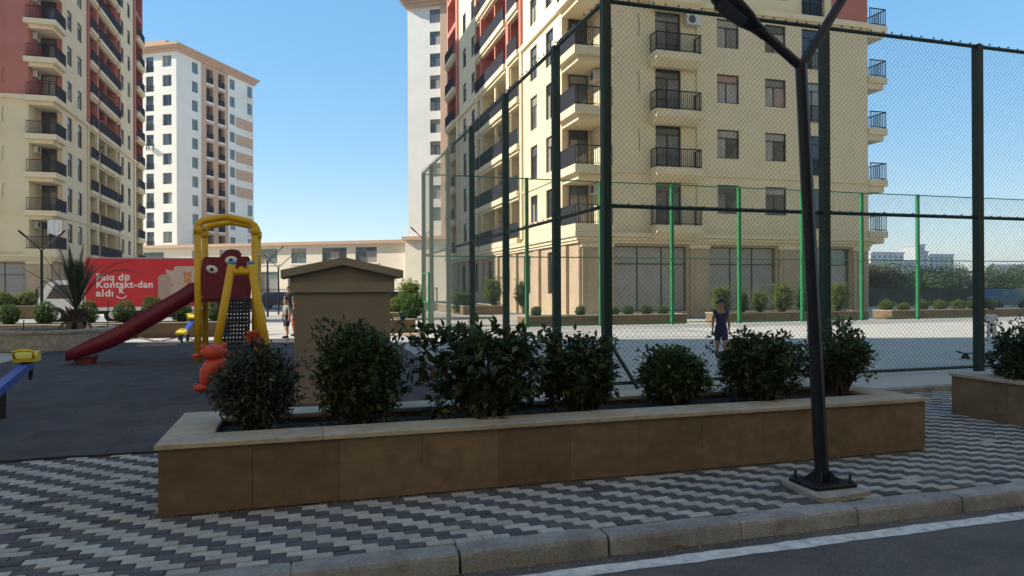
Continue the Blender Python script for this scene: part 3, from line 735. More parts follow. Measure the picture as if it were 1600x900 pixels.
ff = fence('tall dark green chain-link fence along the front of the court', (4.47, 9.88), (32.0, 9.88), [0, 4.02, 7.4, 10.8, 14.2, 17.6, 21.0, 24.4, 27.5], 'fence_green', 'wire', off=(0, -.075))
MB().tube([(4.5, 9.80, .75), (4.95, 9.80, .06)], .03, 8).build('brace', 'fence_green', ff)
sf = fence('tall dark green chain-link fence running away beside the path', (4.47, 9.97), (4.47, 26.55), [2.1, 5.4, 8.7, 11.9, 14.9, 16.55], 'fence_green', 'wire_sunlit', off=(0, .075))
g = MB()
for y in (24.95, 26.3): g.box(4.36, 4.41, y-.03, y+.03, .06, 2.2)
for z in (.1, 1.1, 2.15): g.box(4.37, 4.40, 24.95, 26.3, z, z+.05)
g.build('gate', 'fence_sunlit', sf)
fence('green chain-link fence in a painted sunlit tone along the far side of the court', (4.55, 26.75), (40.0, 26.75), [4.1, 7.3, 10.6, 13.9, 17.2, 20.5, 23.8, 27.45, 31.4], 'fence_sunlit', 'wire_sunlit', width=.13, off=(0, -.075), rail=.024, t=0.002)

# ---------------------------------------------------------------- street lamps
def y_lamp(label, base, top, arms, rad, headlen, group=None, near=False, pad=False):
    base = Vector(base); top = Vector(top)
    r = thing('street_lamp', label, 'street lamp', base, 0, group)
    t = top-base
    if near:
        MB().tube([(0, 0, .05), tuple(t*.5), tuple(t)], [rad*1.12, rad*1.04, rad*.92], 8).build('pole', 'lamp_paint', r)
        MB().bbox(-.19, .19, -.16, .16, .055, .08, .004).build('base_plate', 'lamp_paint', r)
        for k in range(4):
            a = math.pi/4+k*math.pi/2; c, s = math.cos(a), math.sin(a); nx, ny = -s*.006, c*.006; r0, r1 = rad*1.0, .125
            MB().add([(c*r0-nx, s*r0-ny, .08), (c*r1-nx, s*r1-ny, .08), (c*r1-nx, s*r1-ny, .10), (c*r0-nx, s*r0-ny, .17), (c*r0+nx, s*r0+ny, .08), (c*r1+nx, s*r1+ny, .08), (c*r1+nx, s*r1+ny, .10), (c*r0+nx, s*r0+ny, .17)],
                     [(0, 1, 2, 3), (7, 6, 5, 4), (0, 4, 5, 1), (1, 5, 6, 2), (2, 6, 7, 3), (3, 7, 4, 0)]).build('gusset', 'lamp_paint', r)
            bx, by = (.155 if c > 0 else -.155), (.125 if s > 0 else -.125)
            MB().lathe([(.022, .08), (.022, .10), (.011, .10), (.011, .145)], 8, (bx, by, 0)).build('bolt', 'bolt', r)
        b = MB(); rr = random.Random(2)
        ring = [(-.29, -.305), (-.1, -.305), (.1, -.29), (.21, -.27), (.24, -.05), (.23, .17), (.0, .19), (-.22, .20), (-.26, -.05)]
        b.prism([(x+rr.uniform(-.01, .01), y+rr.uniform(-.008, .008)) for x, y in ring], -.02, .05, 'z'); b.build('concrete_footing', 'rough_concrete', r)
    else:
        MB().tube([(0, 0, 0), tuple(t)], [rad*1.2, rad], 8).build('pole', 'lamp_paint', r)
    for a in arms:
        a = Vector(a); d = a.normalized()
        arm = MB().tube([tuple(t-Vector((0, 0, .02))), tuple(t+a)], rad*(.78 if near else .48), 8).build('arm', 'lamp_paint', r)
        e = t+a; u = d; s = Vector((0, 0, 1)).cross(u); s.normalize(); w = u.cross(s); w.normalize(); ca, sa = (math.cos(.45), math.sin(.45)) if near else (1, 0); s, w = s*ca+w*sa, w*ca-s*sa
        if w.z > 0: w = -w   # w points down, lens side
        b = MB(); prf = [(0, .045, .035), (.08, .055, .04), (.16, .085, .045), (.28, .105, .05), (headlen*.75, .10, .045), (headlen*.93, .075, .035), (headlen, .03, .02)]
        k = 1 if near else rad/.06
        nn = 12; rows = []
        for (l, hw, hh) in prf: rows.append([e+u*l*k+s*(hw*k*math.cos(2*math.pi*i/nn))+w*(hh*k*math.sin(2*math.pi*i/nn)) for i in range(nn)])
        vs = [tuple(q) for rw_ in rows for q in rw_]; fs = []
        for i in range(len(rows)-1):
            for j in range(nn): fs.append((i*nn+j, i*nn+(j+1) % nn, (i+1)*nn+(j+1) % nn, (i+1)*nn+j))
        fs += [tuple(reversed(range(nn))), tuple((len(rows)-1)*nn+j for j in range(nn))]
        b.add(vs, fs); h = b.build('lamp_head', 'lamp_paint', r, True)
        if near:
            b = MB(); c0 = e+u*.16+w*.048; c1 = e+u*.42+w*.054
            q = [c0+s*.045, c1+s*.06, c1-s*.06, c0-s*.045]; b.frust([tuple(x) for x in q], [tuple(x+w*.012) for x in q]); b.build('lens', 'lamp_lens', h)
            MB().tube([tuple(e-u*.03), tuple(e+u*.05)], .045, 10).build('collar', 'lamp_paint', r)
    return r
y_lamp('tall dark navy street lamp with forked arms beside the kerb', (3.97, 4.66, -.018), (3.785, 4.66, 3.36), [(-.31, .06, .24), (.45, -.04, .66)], .049, .50, near=True)
def yl(u, v0, Y, vtop, label, w, dz=.9):
    p = at(u, v0, Y); q = at(u, vtop, Y)
    y_lamp(label, (q.x, Y, -.02), (q.x, Y, q.z), [(-w, .05, w*.95), (w, -.05, w*.95)], .05, .5, 'far forked street lamps')
yl(65, 480, 30.5, 391, 'forked street lamp beside the palm', .5)
yl(418, 480, 44, 407, 'forked street lamp nearest the play tower', .62)
yl(435, 480, 48, 418, 'forked street lamp left of the kiosk roof', .66)
yl(660, 480, 36, 372, 'street lamp behind the far corner of the side fence', .3)

# ---------------------------------------------------------------- foliage
def leaf(b, p, d, up, L, W):
    """folded pointed leaf: base p, direction d"""
    d = d.normalized(); s = d.cross(up)
    if s.length < 1e-3: s = d.cross(Vector((1, 0, 0)))
    s.normalize(); n = s.cross(d)
    m = p+d*(L*.5)
    b.add([p, m+s*W*.5+n*W*.18, p+d*L-n*L*.08, m-s*W*.5+n*W*.18, m-n*W*.06], [(0, 4, 1), (4, 2, 1), (0, 3, 4), (4, 3, 2)])
def rdir(rr):
    while True:
        v = Vector((rr.uniform(-1, 1), rr.uniform(-1, 1), rr.uniform(-1, 1)))
        if 0.05 < v.length < 1: return v.normalized()
def foliage_mesh(name, rx, ry, rz, ntw, nleaf, L, W, m, seed, base=0.0, cl=.10, lump=.22, inner=.35, droop=0.0, shoots=8):
    rr = random.Random(seed); b = MB(); st = MB()
    ph = [rr.uniform(0, 6.28) for _ in range(6)]
    for i in range(ntw):
        d = rdir(rr)
        if d.z < -.75: d.z *= .5; d.normalize()
        t = rr.uniform(inner, 1)**.55
        lm = 1+lump*math.sin(3*d.x+ph[0])*math.sin(4*d.y+ph[1])+lump*.6*math.sin(7*d.z+5*d.x+ph[2])*math.cos(6*d.y+ph[3])
        if i < shoots: t = rr.uniform(1.05, 1.22); d.z = abs(d.z)*.9; d.normalize()
        c = Vector((d.x*rx, d.y*ry, d.z*rz))*(t*lm); c.z += rz+base
        if i < ntw*.45:
            root = Vector((rr.uniform(-.25, .25)*rx, rr.uniform(-.25, .25)*ry, 0)); mid = root.lerp(c, .5)+Vector((0, 0, .1*rz))
            st.tube([root, mid, c], [.014*(rx/.4), .009*(rx/.4), .0035], 5, False)
        for k in range(nleaf):
            o = rdir(rr)*rr.uniform(.1, 1)*cl
            ld = (d*.55+rdir(rr)*1.0+Vector((0, 0, .25-droop))).normalized()
            s = rr.uniform(.65, 1.2)
            leaf(b, c+o, ld, Vector((0, 0, 1))+rdir(rr)*.6, L*s, W*s)
    me = bpy.data.meshes.new(name); me.from_pydata(b.v, [], b.f); me.update(); me.materials.append(MATS[m])
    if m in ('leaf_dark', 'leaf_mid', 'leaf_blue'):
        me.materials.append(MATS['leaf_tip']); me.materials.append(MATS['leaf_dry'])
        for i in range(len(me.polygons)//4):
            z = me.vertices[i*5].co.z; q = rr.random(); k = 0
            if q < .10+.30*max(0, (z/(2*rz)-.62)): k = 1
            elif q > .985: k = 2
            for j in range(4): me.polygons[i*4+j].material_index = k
    ms = st.mesh('stem', 'bark')
    return me, ms
def shrub(label, cat, loc, args, group=None, name='shrub', rz=0.0, meshes=None, sc=None):
    r = thing(name, label, cat, loc, rz, group)
    me, ms = meshes or foliage_mesh('foliage', **args)
    place('foliage', me, r); place('stem', ms, r)
    if sc: r.scale = sc
    return r
PS = 0.435   # soil height in the near planter
near = [  # u0,u1,vtop, kind
    (322, 474, 536, 'small bluish shrub at the left end of the long planter', dict(ntw=430, nleaf=14, L=.055, W=.024, m='leaf_blue', lump=.12, cl=.085)),
    (492, 634, 498, 'tall dark shrub in front of the kiosk', dict(ntw=420, nleaf=13, L=.065, W=.032, m='leaf_mid', lump=.22, cl=.09)),
    (664, 852, 500, 'large-leaved dark shrub with wide branches in the middle of the planter', dict(ntw=250, nleaf=9, L=.115, W=.055, m='leaf_dark', lump=.38, cl=.09, droop=.15, shoots=14)),
    (848, 958, 519, 'dark shrub in front of the fence corner post', dict(ntw=330, nleaf=12, L=.075, W=.042, m='leaf_dark', lump=.22, cl=.08)),
    (995, 1108, 540, 'low round shrub right of the fence brace', dict(ntw=360, nleaf=13, L=.06, W=.032, m='leaf_mid', lump=.18, cl=.075)),
    (1128, 1238, 514, 'dense shrub in front of the boy', dict(ntw=380, nleaf=13, L=.065, W=.036, m='leaf_dark', lump=.2, cl=.08)),
    (1240, 1368, 506, 'spreading shrub with bare stems behind the lamp pole', dict(ntw=230, nleaf=10, L=.07, W=.036, m='leaf_mid', lump=.25, cl=.085, base=.07)),
]
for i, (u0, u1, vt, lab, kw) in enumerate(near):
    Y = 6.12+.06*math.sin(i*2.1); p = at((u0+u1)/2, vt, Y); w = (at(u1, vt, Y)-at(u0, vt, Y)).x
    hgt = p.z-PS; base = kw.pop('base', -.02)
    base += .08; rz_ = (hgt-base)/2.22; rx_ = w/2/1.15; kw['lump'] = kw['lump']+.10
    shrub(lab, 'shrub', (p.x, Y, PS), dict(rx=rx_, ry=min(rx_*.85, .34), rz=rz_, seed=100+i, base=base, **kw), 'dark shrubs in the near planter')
p = at(1618, 500, 6.2)
shrub('dark shrub in the planter at the right edge', 'shrub', (p.x+.02, 6.2, PS), dict(rx=.42, ry=.42, rz=(p.z-PS)/2.1, ntw=300, nleaf=11, L=.07, W=.036, m='leaf_dark', seed=131, cl=.085))
p2 = MB(); rr = random.Random(77)
for i in range(130):
    x = rr.uniform(-.6, 5.5); y = rr.uniform(5.86, 6.45); leaf(p2, Vector((x, y, PS+.008)), Vector((rr.uniform(-1, 1), rr.uniform(-1, 1), .1)), Vector((0, 0, 1)), .06, .03)
o = p2.build('fallen_leaves', 'leaf_brown'); tag(o, 'dry fallen leaves scattered on the soil of the long planter', 'leaves', None, 'stuff')
# clipped ball bushes
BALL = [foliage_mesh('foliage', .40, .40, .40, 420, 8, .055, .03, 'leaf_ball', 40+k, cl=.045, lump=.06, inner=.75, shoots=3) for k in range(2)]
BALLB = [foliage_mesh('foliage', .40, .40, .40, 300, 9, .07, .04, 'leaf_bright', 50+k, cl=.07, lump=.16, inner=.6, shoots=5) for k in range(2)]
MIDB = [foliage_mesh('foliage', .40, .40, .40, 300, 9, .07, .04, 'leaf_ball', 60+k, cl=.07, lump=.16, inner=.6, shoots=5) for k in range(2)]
TALL = [foliage_mesh('foliage', .34, .34, .85, 300, 9, .10, .05, m, 70+k, cl=.11, lump=.35, inner=.3, shoots=10) for k, m in enumerate(('leaf_bright', 'leaf_ball'))]
def ball(u, v, rpx, Y, lab, meshes, grp, zb, name='ball_bush', hs=1.0, cat='bush'):
    p = at(u, v, Y); dep = (p-Vector((0, 0, CAMH))).dot(Fw); s = rpx/FPX*dep/.40
    r = shrub(lab, cat, (p.x, Y, zb), None, grp, name, rz=u*.7, meshes=meshes)
    r.scale = (s, s, max(.2, (p.z+.40*s-zb)/.80/1.0)*hs)
    return r
for k, (u, v, rp_, lab) in enumerate([(14, 489, 14, 'clipped ball bush nearest the left edge'), (71, 488, 16, 'ball bush in front of the truck cab'), (137, 486, 15, 'ball bush just right of the palm'),
        (195, 487, 16, 'ball bush under the middle of the truck lettering'), (239, 480, 16, 'ball bush under the printed sofa'), (284, 487, 15, 'ball bush below the top of the slide'), (337, 482, 15, 'ball bush under the play tower platform')]):
    ball(u, v, rp_, 27.2, lab, BALL[k % 2], 'clipped ball bushes by the truck', .43)
for k, (u, v, rp_) in enumerate([(4, 468, 12), (27, 474, 11), (44, 470, 15)]):
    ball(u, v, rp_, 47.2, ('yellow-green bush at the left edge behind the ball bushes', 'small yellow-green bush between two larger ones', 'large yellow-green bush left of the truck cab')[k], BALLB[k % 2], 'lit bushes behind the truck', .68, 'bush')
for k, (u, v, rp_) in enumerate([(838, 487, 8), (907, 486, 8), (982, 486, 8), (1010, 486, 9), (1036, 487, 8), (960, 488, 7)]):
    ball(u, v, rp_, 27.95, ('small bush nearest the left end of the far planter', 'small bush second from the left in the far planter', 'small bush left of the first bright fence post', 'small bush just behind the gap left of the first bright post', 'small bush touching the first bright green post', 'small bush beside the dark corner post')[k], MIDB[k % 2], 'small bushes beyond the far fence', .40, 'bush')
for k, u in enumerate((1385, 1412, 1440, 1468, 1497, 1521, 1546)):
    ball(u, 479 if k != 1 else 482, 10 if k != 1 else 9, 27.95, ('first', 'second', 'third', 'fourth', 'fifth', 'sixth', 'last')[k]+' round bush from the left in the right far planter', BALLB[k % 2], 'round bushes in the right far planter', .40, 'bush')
def tall(u, vt, hw, Y, zb, lab, k=0):
    p = at(u, vt, Y); dep = (p-Vector((0, 0, CAMH))).dot(Fw)
    r = shrub(lab, 'shrub', (p.x, Y, zb), None, 'tall shrubs beyond the court', 'tall_shrub', rz=u*.3, meshes=TALL[k])
    s = hw/FPX*dep/.34; r.scale = (s, s, (p.z-zb)/1.72)
tall(1128, 445, 14, 28.0, .40, 'tall yellow-green shrub behind the boy'); tall(1188, 453, 10, 28.0, .40, 'slim shrub left of the second dark post'); tall(1160, 455, 8, 28.0, .40, 'narrow shrub beside the second bright fence post', 1)
tall(1222, 443, 14, 28.0, .40, 'tall yellow-green shrub left of the lamp pole'); tall(1256, 446, 10, 28.0, .40, 'shrub half hidden by the lamp pole', 1); tall(1310, 440, 12, 28.0, .40, 'tall shrub right of the lamp pole')
tall(772, 433, 13, 44, .48, 'yellow-green shrub before the tower side wall'); tall(815, 440, 10, 43.5, .48, 'shrub left of the thin green post', 1); tall(862, 432, 9, 43.2, .48, 'slim shrub by the side wall pilaster')
tall(722, 455, 16, 44, 0, 'broad dark shrub behind the side fence', 1)
tall(640, 436, 17, 31.6, .52, 'tall sunlit shrub right of the kiosk'); ball(643, 478, 19, 26.6, 'dark round bush between the kiosk and the side fence', MIDB[0], None, .43, 'bush')
ball(618, 478, 12, 31.4, 'small bush at the kiosk corner', BALLB[1], None, .52, 'bush')

# palm in the round planter
pr = thing('round_planter', 'round concrete planter holding the palm', 'planter', (-6.75, 22.9, 0))
MB().lathe([(1.62, -.005), (1.62, .46), (1.66, .46), (1.66, .53), (1.65, .54), (1.36, .54), (1.36, .40)], 40).build('wall', 'rough_concrete', pr)
MB().lathe([(1.35, .35), (1.35, .44), (.5, .49)], 24).build('soil', 'soil', pr)
pt = at(119, 470, 22.9)
pa = thing('palm', 'young palm with stiff upright fronds in the round planter', 'palm', (pt.x, 22.9, .46))
b = MB(); rr = random.Random(15); b.tube([(0, 0, 0), (.02, 0, .3), (0, 0, .62)], [.20, .23, .16], 12)
for i in range(60):
    a = i*2.4; z = .05+.55*i/60; d = Vector((math.cos(a), math.sin(a), 1.3)).normalized()
    q = Vector((.19*math.cos(a), .19*math.sin(a), z)); b.tube([q, q+d*.14], [.03, .012], 5)
b.build('trunk', 'bark', pa)
def frond(b, root, az, el, L, droop, rr, ll=.30):
    d = Vector((math.cos(az)*math.cos(el), math.sin(az)*math.cos(el), math.sin(el))); pts = []; p = root.copy(); n = 12
    for i in range(n+1):
        pts.append(p.copy()); p = p+d*(L/n); d = (d+Vector((0, 0, -droop/n*(1+i*.25)))).normalized()
    b.tube(pts, [.014*(1-i/(n+3)) for i in range(n+1)], 4, False)
    for i in range(2, n*4):
        t = i/(n*4); k = min(int(t*n), n-1); q = pts[k].lerp(pts[k+1], t*n-k); dd = (pts[k+1]-pts[k]).normalized()
        sd = dd.cross(Vector((0, 0, 1)))
        if sd.length < .05: sd = Vector((math.cos(az+1.57), math.sin(az+1.57), 0))
        sd.normalize(); ln = ll*math.sin(math.pi*(.12+.85*t))*rr.uniform(.8, 1.1)
        for s in (-1, 1):
            ld = (dd*.75+sd*s*.75+Vector((0, 0, .25))).normalized(); tip = q+ld*ln; w = ld.cross(dd).cross(ld).normalized()*.011
            b.add([q-w, q+w, tip], [(0, 1, 2)])
b = MB(); bd = MB()
for i in range(26):
    az = i*2.399; el = rr.uniform(1.05, 1.5) if i < 22 else rr.uniform(.75, 1.0)
    if math.cos(az) > .3: el = max(el, 1.25)
    frond(b, Vector((0, 0, .6)), az, el, rr.uniform(1.4, 1.9), rr.uniform(.2, .6), rr, .24)
frond(b, Vector((0, 0, .6)), -.15, 1.08, 2.35, .95, rr); frond(b, Vector((0, 0, .6)), .1, 1.15, 2.3, .8, rr)
for i in range(9): frond(bd, Vector((0, 0, .3)), i*.75, rr.uniform(-.1, .2), .7, 1.4, rr, .15)
b.build('crown', 'palm_leaf', pa); bd.build('dry_fronds', 'palm_dry', pa)
for (u, v) in ((36, 500), (168, 470)):
    q = at(u, v, 22.6); tag(MB().tube([(q.x, 22.6, .44), (q.x+.02, 22.6, q.z)], .014, 6).build('stake', 'bark'), 'thin %s stake stuck in the round planter' % ('short left' if u < 100 else 'tall right'), 'stake')

# trees beyond the court on the right
def tree(label, loc, h, cr, m, seed, group):
    r = thing('tree', label, 'tree', loc, 0, group); rr = random.Random(seed)
    tr = MB(); tr.tube([(0, 0, 0), (.05, 0, h*.3), (0, .05, h*.6)], [.16*h/6, .12*h/6, .06*h/6], 8)
    b = MB()
    cl = [(Vector((rr.uniform(-1, 1)*cr*.62, rr.uniform(-1, 1)*cr*.62, h*rr.uniform(.36, .86))), cr*rr.uniform(.30, .5)) for _ in range(16)]
    for c, q in cl:
        tr.tube([(0, 0, h*rr.uniform(.25, .45)), tuple(c*.6+Vector((0, 0, c.z*.3))), tuple(c)], [.05, .035, .015], 5, False)
        for k in range(170):
            d = rdir(rr); p = c+d*q*rr.uniform(.55, 1.1); leaf(b, p, (d+rdir(rr)), Vector((0, 0, 1))+rdir(rr)*.5, .34, .20)
    me = bpy.data.meshes.new('crown'); me.from_pydata(b.v, [], b.f); me.update(); me.materials.append(MATS[m])
    place('crown', me, r); tr.build('trunk', 'bark', r)
TL = [(1384, 424, 60, 2.6, 'leaf_brown', 'brownish tree beside the cream tower'), (1386, 412, 72, 3.0, 'leaf_olive', 'tall olive tree behind the brownish tree'), (1420, 434, 66, 3.0, 'leaf_tree', 'dark low tree left of the fourth bright post'),
      (1455, 427, 80, 4.2, 'leaf_olive', 'broad olive tree below the distant blocks'), (1495, 422, 84, 4.2, 'leaf_tree', 'dark tree left of the right dark post'), (1514, 421, 90, 4.0, 'leaf_olive', 'olive tree just left of the right dark post'),
      (1556, 424, 80, 4.0, 'leaf_tree', 'dark tree just right of the right dark post'), (1590, 428, 86, 4.6, 'leaf_olive', 'olive tree at the right edge of the photo'), (1470, 438, 62, 2.6, 'leaf_tree', 'small dark tree in front of the broad olive tree')]
for i, (u, v, Y, cr, m, lab) in enumerate(TL):
    q = at(u, v, Y); tree(lab, (q.x, Y, -.02), (q.z+.02)/.98, cr, m, 300+i, 'trees beyond the dark hoarding')

# ---------------------------------------------------------------- kiosk
hu = thing('kiosk', 'brown windowless kiosk with a low gabled roof', 'kiosk', (.575, 10.95, 0))
MB().box(-.665, .665, -.68, .68, -.005, 1.56).build('wall', 'hut_wall', hu)
MB().box(-.72, .72, -.73, .73, 1.561, 1.70).build('cornice', 'hut_roof', hu)
MB().prism([(-.72, 1.701), (.72, 1.701), (.72, 1.782), (0, 1.941), (-.72, 1.782)], -.70, .70).build('gable', 'hut_wall', hu)
for s in (-1, 1):
    b = MB(); b.prism([(s*.84, 1.76), (0, 1.945), (0, 2.055), (s*.84, 1.87)], -.80, .80); b.build('roof_slope', 'hut_roof', hu)
MB().box(-.70, .70, -.66, .66, -.02, .06).build('plinth', 'rough_concrete', hu) if False else None
MB().tube([(0, -.795, 2.05), (0, .795, 2.05)], .018, 8).build('ridge', 'hut_roof', hu)
MB().box(.667, .69, -.3, .35, .1, 1.5).build('door', 'hut_roof', hu)

# ---------------------------------------------------------------- play tower with slide
ptw = thing('play_tower', 'yellow-framed play tower with maroon face panel, slide and black climbing net', 'play tower', (-1.6, 17.6, 0))
XL, XR, YF, YB = -.60, .60, -.55, .70
for x, y in ((XL, YF), (XR, YF), (XL, YB), (XR, YB)):
    MB().tube([(x, y, 0), (x, y, 2.98)], .072, 12).build('post', 'plastic_yellow', ptw, True)
for y in (YF, YB):
    pts = [(XL, y, 2.98), (XL+.03, y, 3.08), (XL+.12, y, 3.15), (XL+.3, y, 3.19), (0, y, 3.25), (XR-.3, y, 3.19), (XR-.12, y, 3.15), (XR-.03, y, 3.08), (XR, y, 2.98)]
    MB().tube(pts, .078, 12).build('roof_arch', 'plastic_yellow', ptw, True)
    for x in (XL, XR): MB().tube([(x, y, 2.86), (x, y, 3.02)], .092, 12).build('pipe_collar', 'plastic_yellow', ptw, True)
for x in (XL, XR): MB().tube([(x, YF, 3.08), (x, YB, 3.08)], .06, 10).build('roof_beam', 'plastic_yellow', ptw, True)
MB().bbox(XL+.02, XR-.02, YF+.02, YB-.02, 1.32, 1.40, .01).build('platform', 'plastic_maroon', ptw)
# face panel
poly = [(-.50, 1.40), (.50, 1.40), (.52, 1.55), (.50, 2.30), (.46, 2.36), (.30, 2.36)]
poly += [(.12+.21*math.cos(a), 2.36+.16*math.sin(a)) for a in [math.pi*k/10 for k in range(1, 10)]]
poly += [(-.14, 2.34), (-.44, 2.34), (-.50, 2.28), (-.53, 1.85)]
fp = MB().prism(poly, YF-.03, YF+.03).build('face_panel', 'plastic_maroon', ptw)
for x, z, t in ((-.30, 2.06, .35), (.10, 2.27, -.12)):
    e = MB().lathe([(.11, 0), (.115, .02), (.09, .045), (.02, .055)], 18, (0, 0, 0), 1.15, .8).build('eye', 'eye_white', fp, True, (x, YF-.03, z)); e.rotation_euler = (math.pi/2, t, 0)
    q = MB().lathe([(.038, .05), (.038, .064), (.01, .068)], 12).build('pupil', 'black_plastic', fp, True, (x, YF-.03, z)); q.rotation_euler = (math.pi/2, 0, 0)
MB().tube([(-.16+.36*k/10, YF-.035, 1.86-.16*math.sin(math.pi*k/10)-.1*k/10+.06) for k in range(11)], .018, 6).build('smile_groove', 'plastic_maroon', fp)
MB().tube([(XL, YF, 1.98), (XR, YF, 1.98)], .02, 6).build('panel_bar', 'plastic_maroon', ptw)
b = MB()
for k in range(7): b.box(XR-.02, XR+.02, YF+.12+.16*k, YF+.20+.16*k, 1.4, 2.45)
b.box(XR-.03, XR+.03, YF, YB, 2.42, 2.5); b.build('side_panel', 'plastic_teal', ptw)
# climbing panel (dark, perforated look from studs and gaps)
b = MB(); nx, nz = 9, 16
def cp(i, k):
    t = k/nz; return (-.14+.62*i/nx, YF-.10-.62*(1-t)**1.4, 1.36*t)
for i in range(nx+1): b.tube([cp(i, k) for k in range(nz+1)], .030, 5)
for k in range(nz+1): b.tube([cp(i, k) for i in range(nx+1)], .034, 5)
b.build('climbing_net', 'black_plastic', ptw)
# slide
b = MB(); path_ = [(-.58, 1.44), (-.80, 1.42), (-1.05, 1.25), (-1.45, 1.0), (-1.8, .78), (-2.16, .56), (-2.52, .38), (-2.8, .28), (-3.05, .21), (-3.24, .17)]
sec = [(-.26, .34), (-.31, .34), (-.32, -.09), (.32, -.09), (.31, .34), (.26, .34), (.23, .02), (-.23, .02)]
N_ = len(sec); sl_h = [1.0, 1.0, .95, .95, .95, .9, .85, .75, .55, .35]
for k, (x, z) in enumerate(path_):
    yo = -.05-.12*k/9
    for (y, h) in sec: b.v.append((x, .08+yo+y, z+(h*sl_h[k] if h > 0 else h)))
for k in range(len(path_)-1):
    for j in range(N_): b.f.append((k*N_+j, k*N_+(j+1) % N_, (k+1)*N_+(j+1) % N_, (k+1)*N_+j))
b.f.append(tuple(range(N_))); b.f.append(tuple((len(path_)-1)*N_+j for j in range(N_)))
sd = b.build('slide', 'plastic_maroon', ptw, True)
MB().prism([(-3.12, .10), (-2.72, .16), (-2.78, 0), (-3.05, 0)], -.30, .12).build('slide_foot', 'plastic_maroon', sd)

# swing frame
sw = thing('swing', 'yellow A-frame swing with blue pole caps and red seat', 'swing', (-1.02, 14.8, 0))
for y in (-1.3,):
    for s in (-1, 1):
        lg = MB().tube([(s*.52, y, 0), (s*.16, y, 2.06)], .07, 12).build('leg', 'plastic_yellow', sw, True)
        MB().ball((s*.158, y, 2.07), (.074, .074, .05), 12, 6).build('cap', 'plastic_teal', lg, True)
    MB().tube([(-.2, y, 1.92), (.2, y, 1.92)], .06, 10).build('cross_piece', 'plastic_yellow', sw, True)
MB().tube([(0, -1.35, 1.96), (0, 2.2, 1.96)], .06, 10).build('beam', 'plastic_yellow', sw, True)
st = MB().lathe([(.17, 0), (.20, .10), (.20, .24), (.215, .25), (.215, .27), (.16, .27), (.14, .08)], 14, (0.2, -.2, .52)).build('seat', 'plastic_red', sw, True)
for s in (-1, 1): MB().tube([(.2+s*.18, -.2, .78), (s*.1, -.2, 1.9)], .012, 5).build('chain', 'bolt', sw)

# ride-on toy animal
q = gnd(332, 612)
tb = thing('ride_on_toy', 'orange-red animal-shaped ride-on toy with handles beside the bluish shrub', 'toy', (q.x, q.y, 0), R(8))
b = MB(); b.ball((.02, 0, .62), (.20, .16, .13), 16, 10); b.ball((-.13, .0, .70), (.05, .04, .06), 10, 6); b.ball((.17, .0, .71), (.05, .04, .06), 10, 6); hd = b.build('head', 'plastic_red', tb, True)
MB().tube([(-.16, 0, .575), (-.30, -.02, .575)], [.030, .028], 8).build('handle', 'plastic_red', tb, True); MB().tube([(.18, 0, .575), (.33, -.02, .575)], [.030, .028], 8).build('handle', 'plastic_red', tb, True)
b = MB(); b.tube([(.22, .02, .38), (.1, .0, .42), (0, 0, .38), (-.07, 0, .28), (-.10, 0, .17), (-.13, -.02, .10)], [.10, .14, .155, .13, .085, .06], 14); b.build('body', 'plastic_red', tb, True)
b = MB(); b.ball((-.17, -.05, .075), (.10, .075, .06), 12, 8); b.ball((-.24, -.05, .115), (.035, .03, .04), 8, 6); b.build('foot', 'plastic_red', tb, True)
MB().tube([(.16, .05, .36), (.17, .05, .05)], .05, 10).build('spring_post', 'bolt', tb)
MB().lathe([(.2, 0), (.2, .03), (.06, .05)], 16, (.1, .03, 0)).build('base', 'black_plastic', tb)
MB().tube([(.02, -.02, .40), (.02, 0, .55)], .07, 10).build('neck', 'plastic_red', tb, True)

# seesaws
def seesaw(label, loc, rz, tilt, L, grp):
    r = thing('seesaw', label, 'seesaw', loc, rz, grp)
    zc = .40; c, s = math.cos(tilt), math.sin(tilt)
    def B(x, z): return (x*c-z*s, x*s+z*c+zc)
    b = MB(); x0, z0 = B(-L, -.05); x1, z1 = B(L, -.05); x2, z2 = B(L, .05); x3, z3 = B(-L, .05)
    b.prism([(x0, z0), (x1, z1), (x2, z2), (x3, z3)], -.06, .06); b.build('beam', 'plastic_blue', r)
    MB().tube([(0, 0, 0), (0, 0, .37)], .05, 10).build('pivot_post', 'bolt', r)
    for e in (-1, 1):
        x, z = B(e*(L-.16), .06)
        b = MB(); b.prism([(x-.15, z), (x+.15, z+.0), (x+.17, z+.08), (x+.10, z+.14), (x-.09, z+.10), (x-.17, z+.06)], -.135, .135); stt = b.build('seat', 'plastic_lemon', r)
        hx = x-e*.16
        MB().tube([(hx, -.11, z+.06), (hx-e*.04, -.12, z+.15), (hx-e*.04, 0, z+.175), (hx-e*.04, .12, z+.15), (hx, .11, z+.06)], .02, 8).build('handle', 'plastic_lemon', r, True)
        MB().tube([(x, -.03, z-.10), (x+e*.03, -.03, z-.26), (x+e*.10, -.03, z-.22), (x+e*.12, -.03, z-.1)], .02, 6).build('bumper', 'black_plastic', r)
    return r
seesaw('blue seesaw beam with yellow seat at the left edge', (-3.6, 10.3, 0), R(95), R(7), 1.36, None)
p = at(291, 520, 23.0)
seesaw('small blue and yellow seesaw near the sunlit strip', (-3.4, 24.0, 0), R(81), R(22), .75, None)

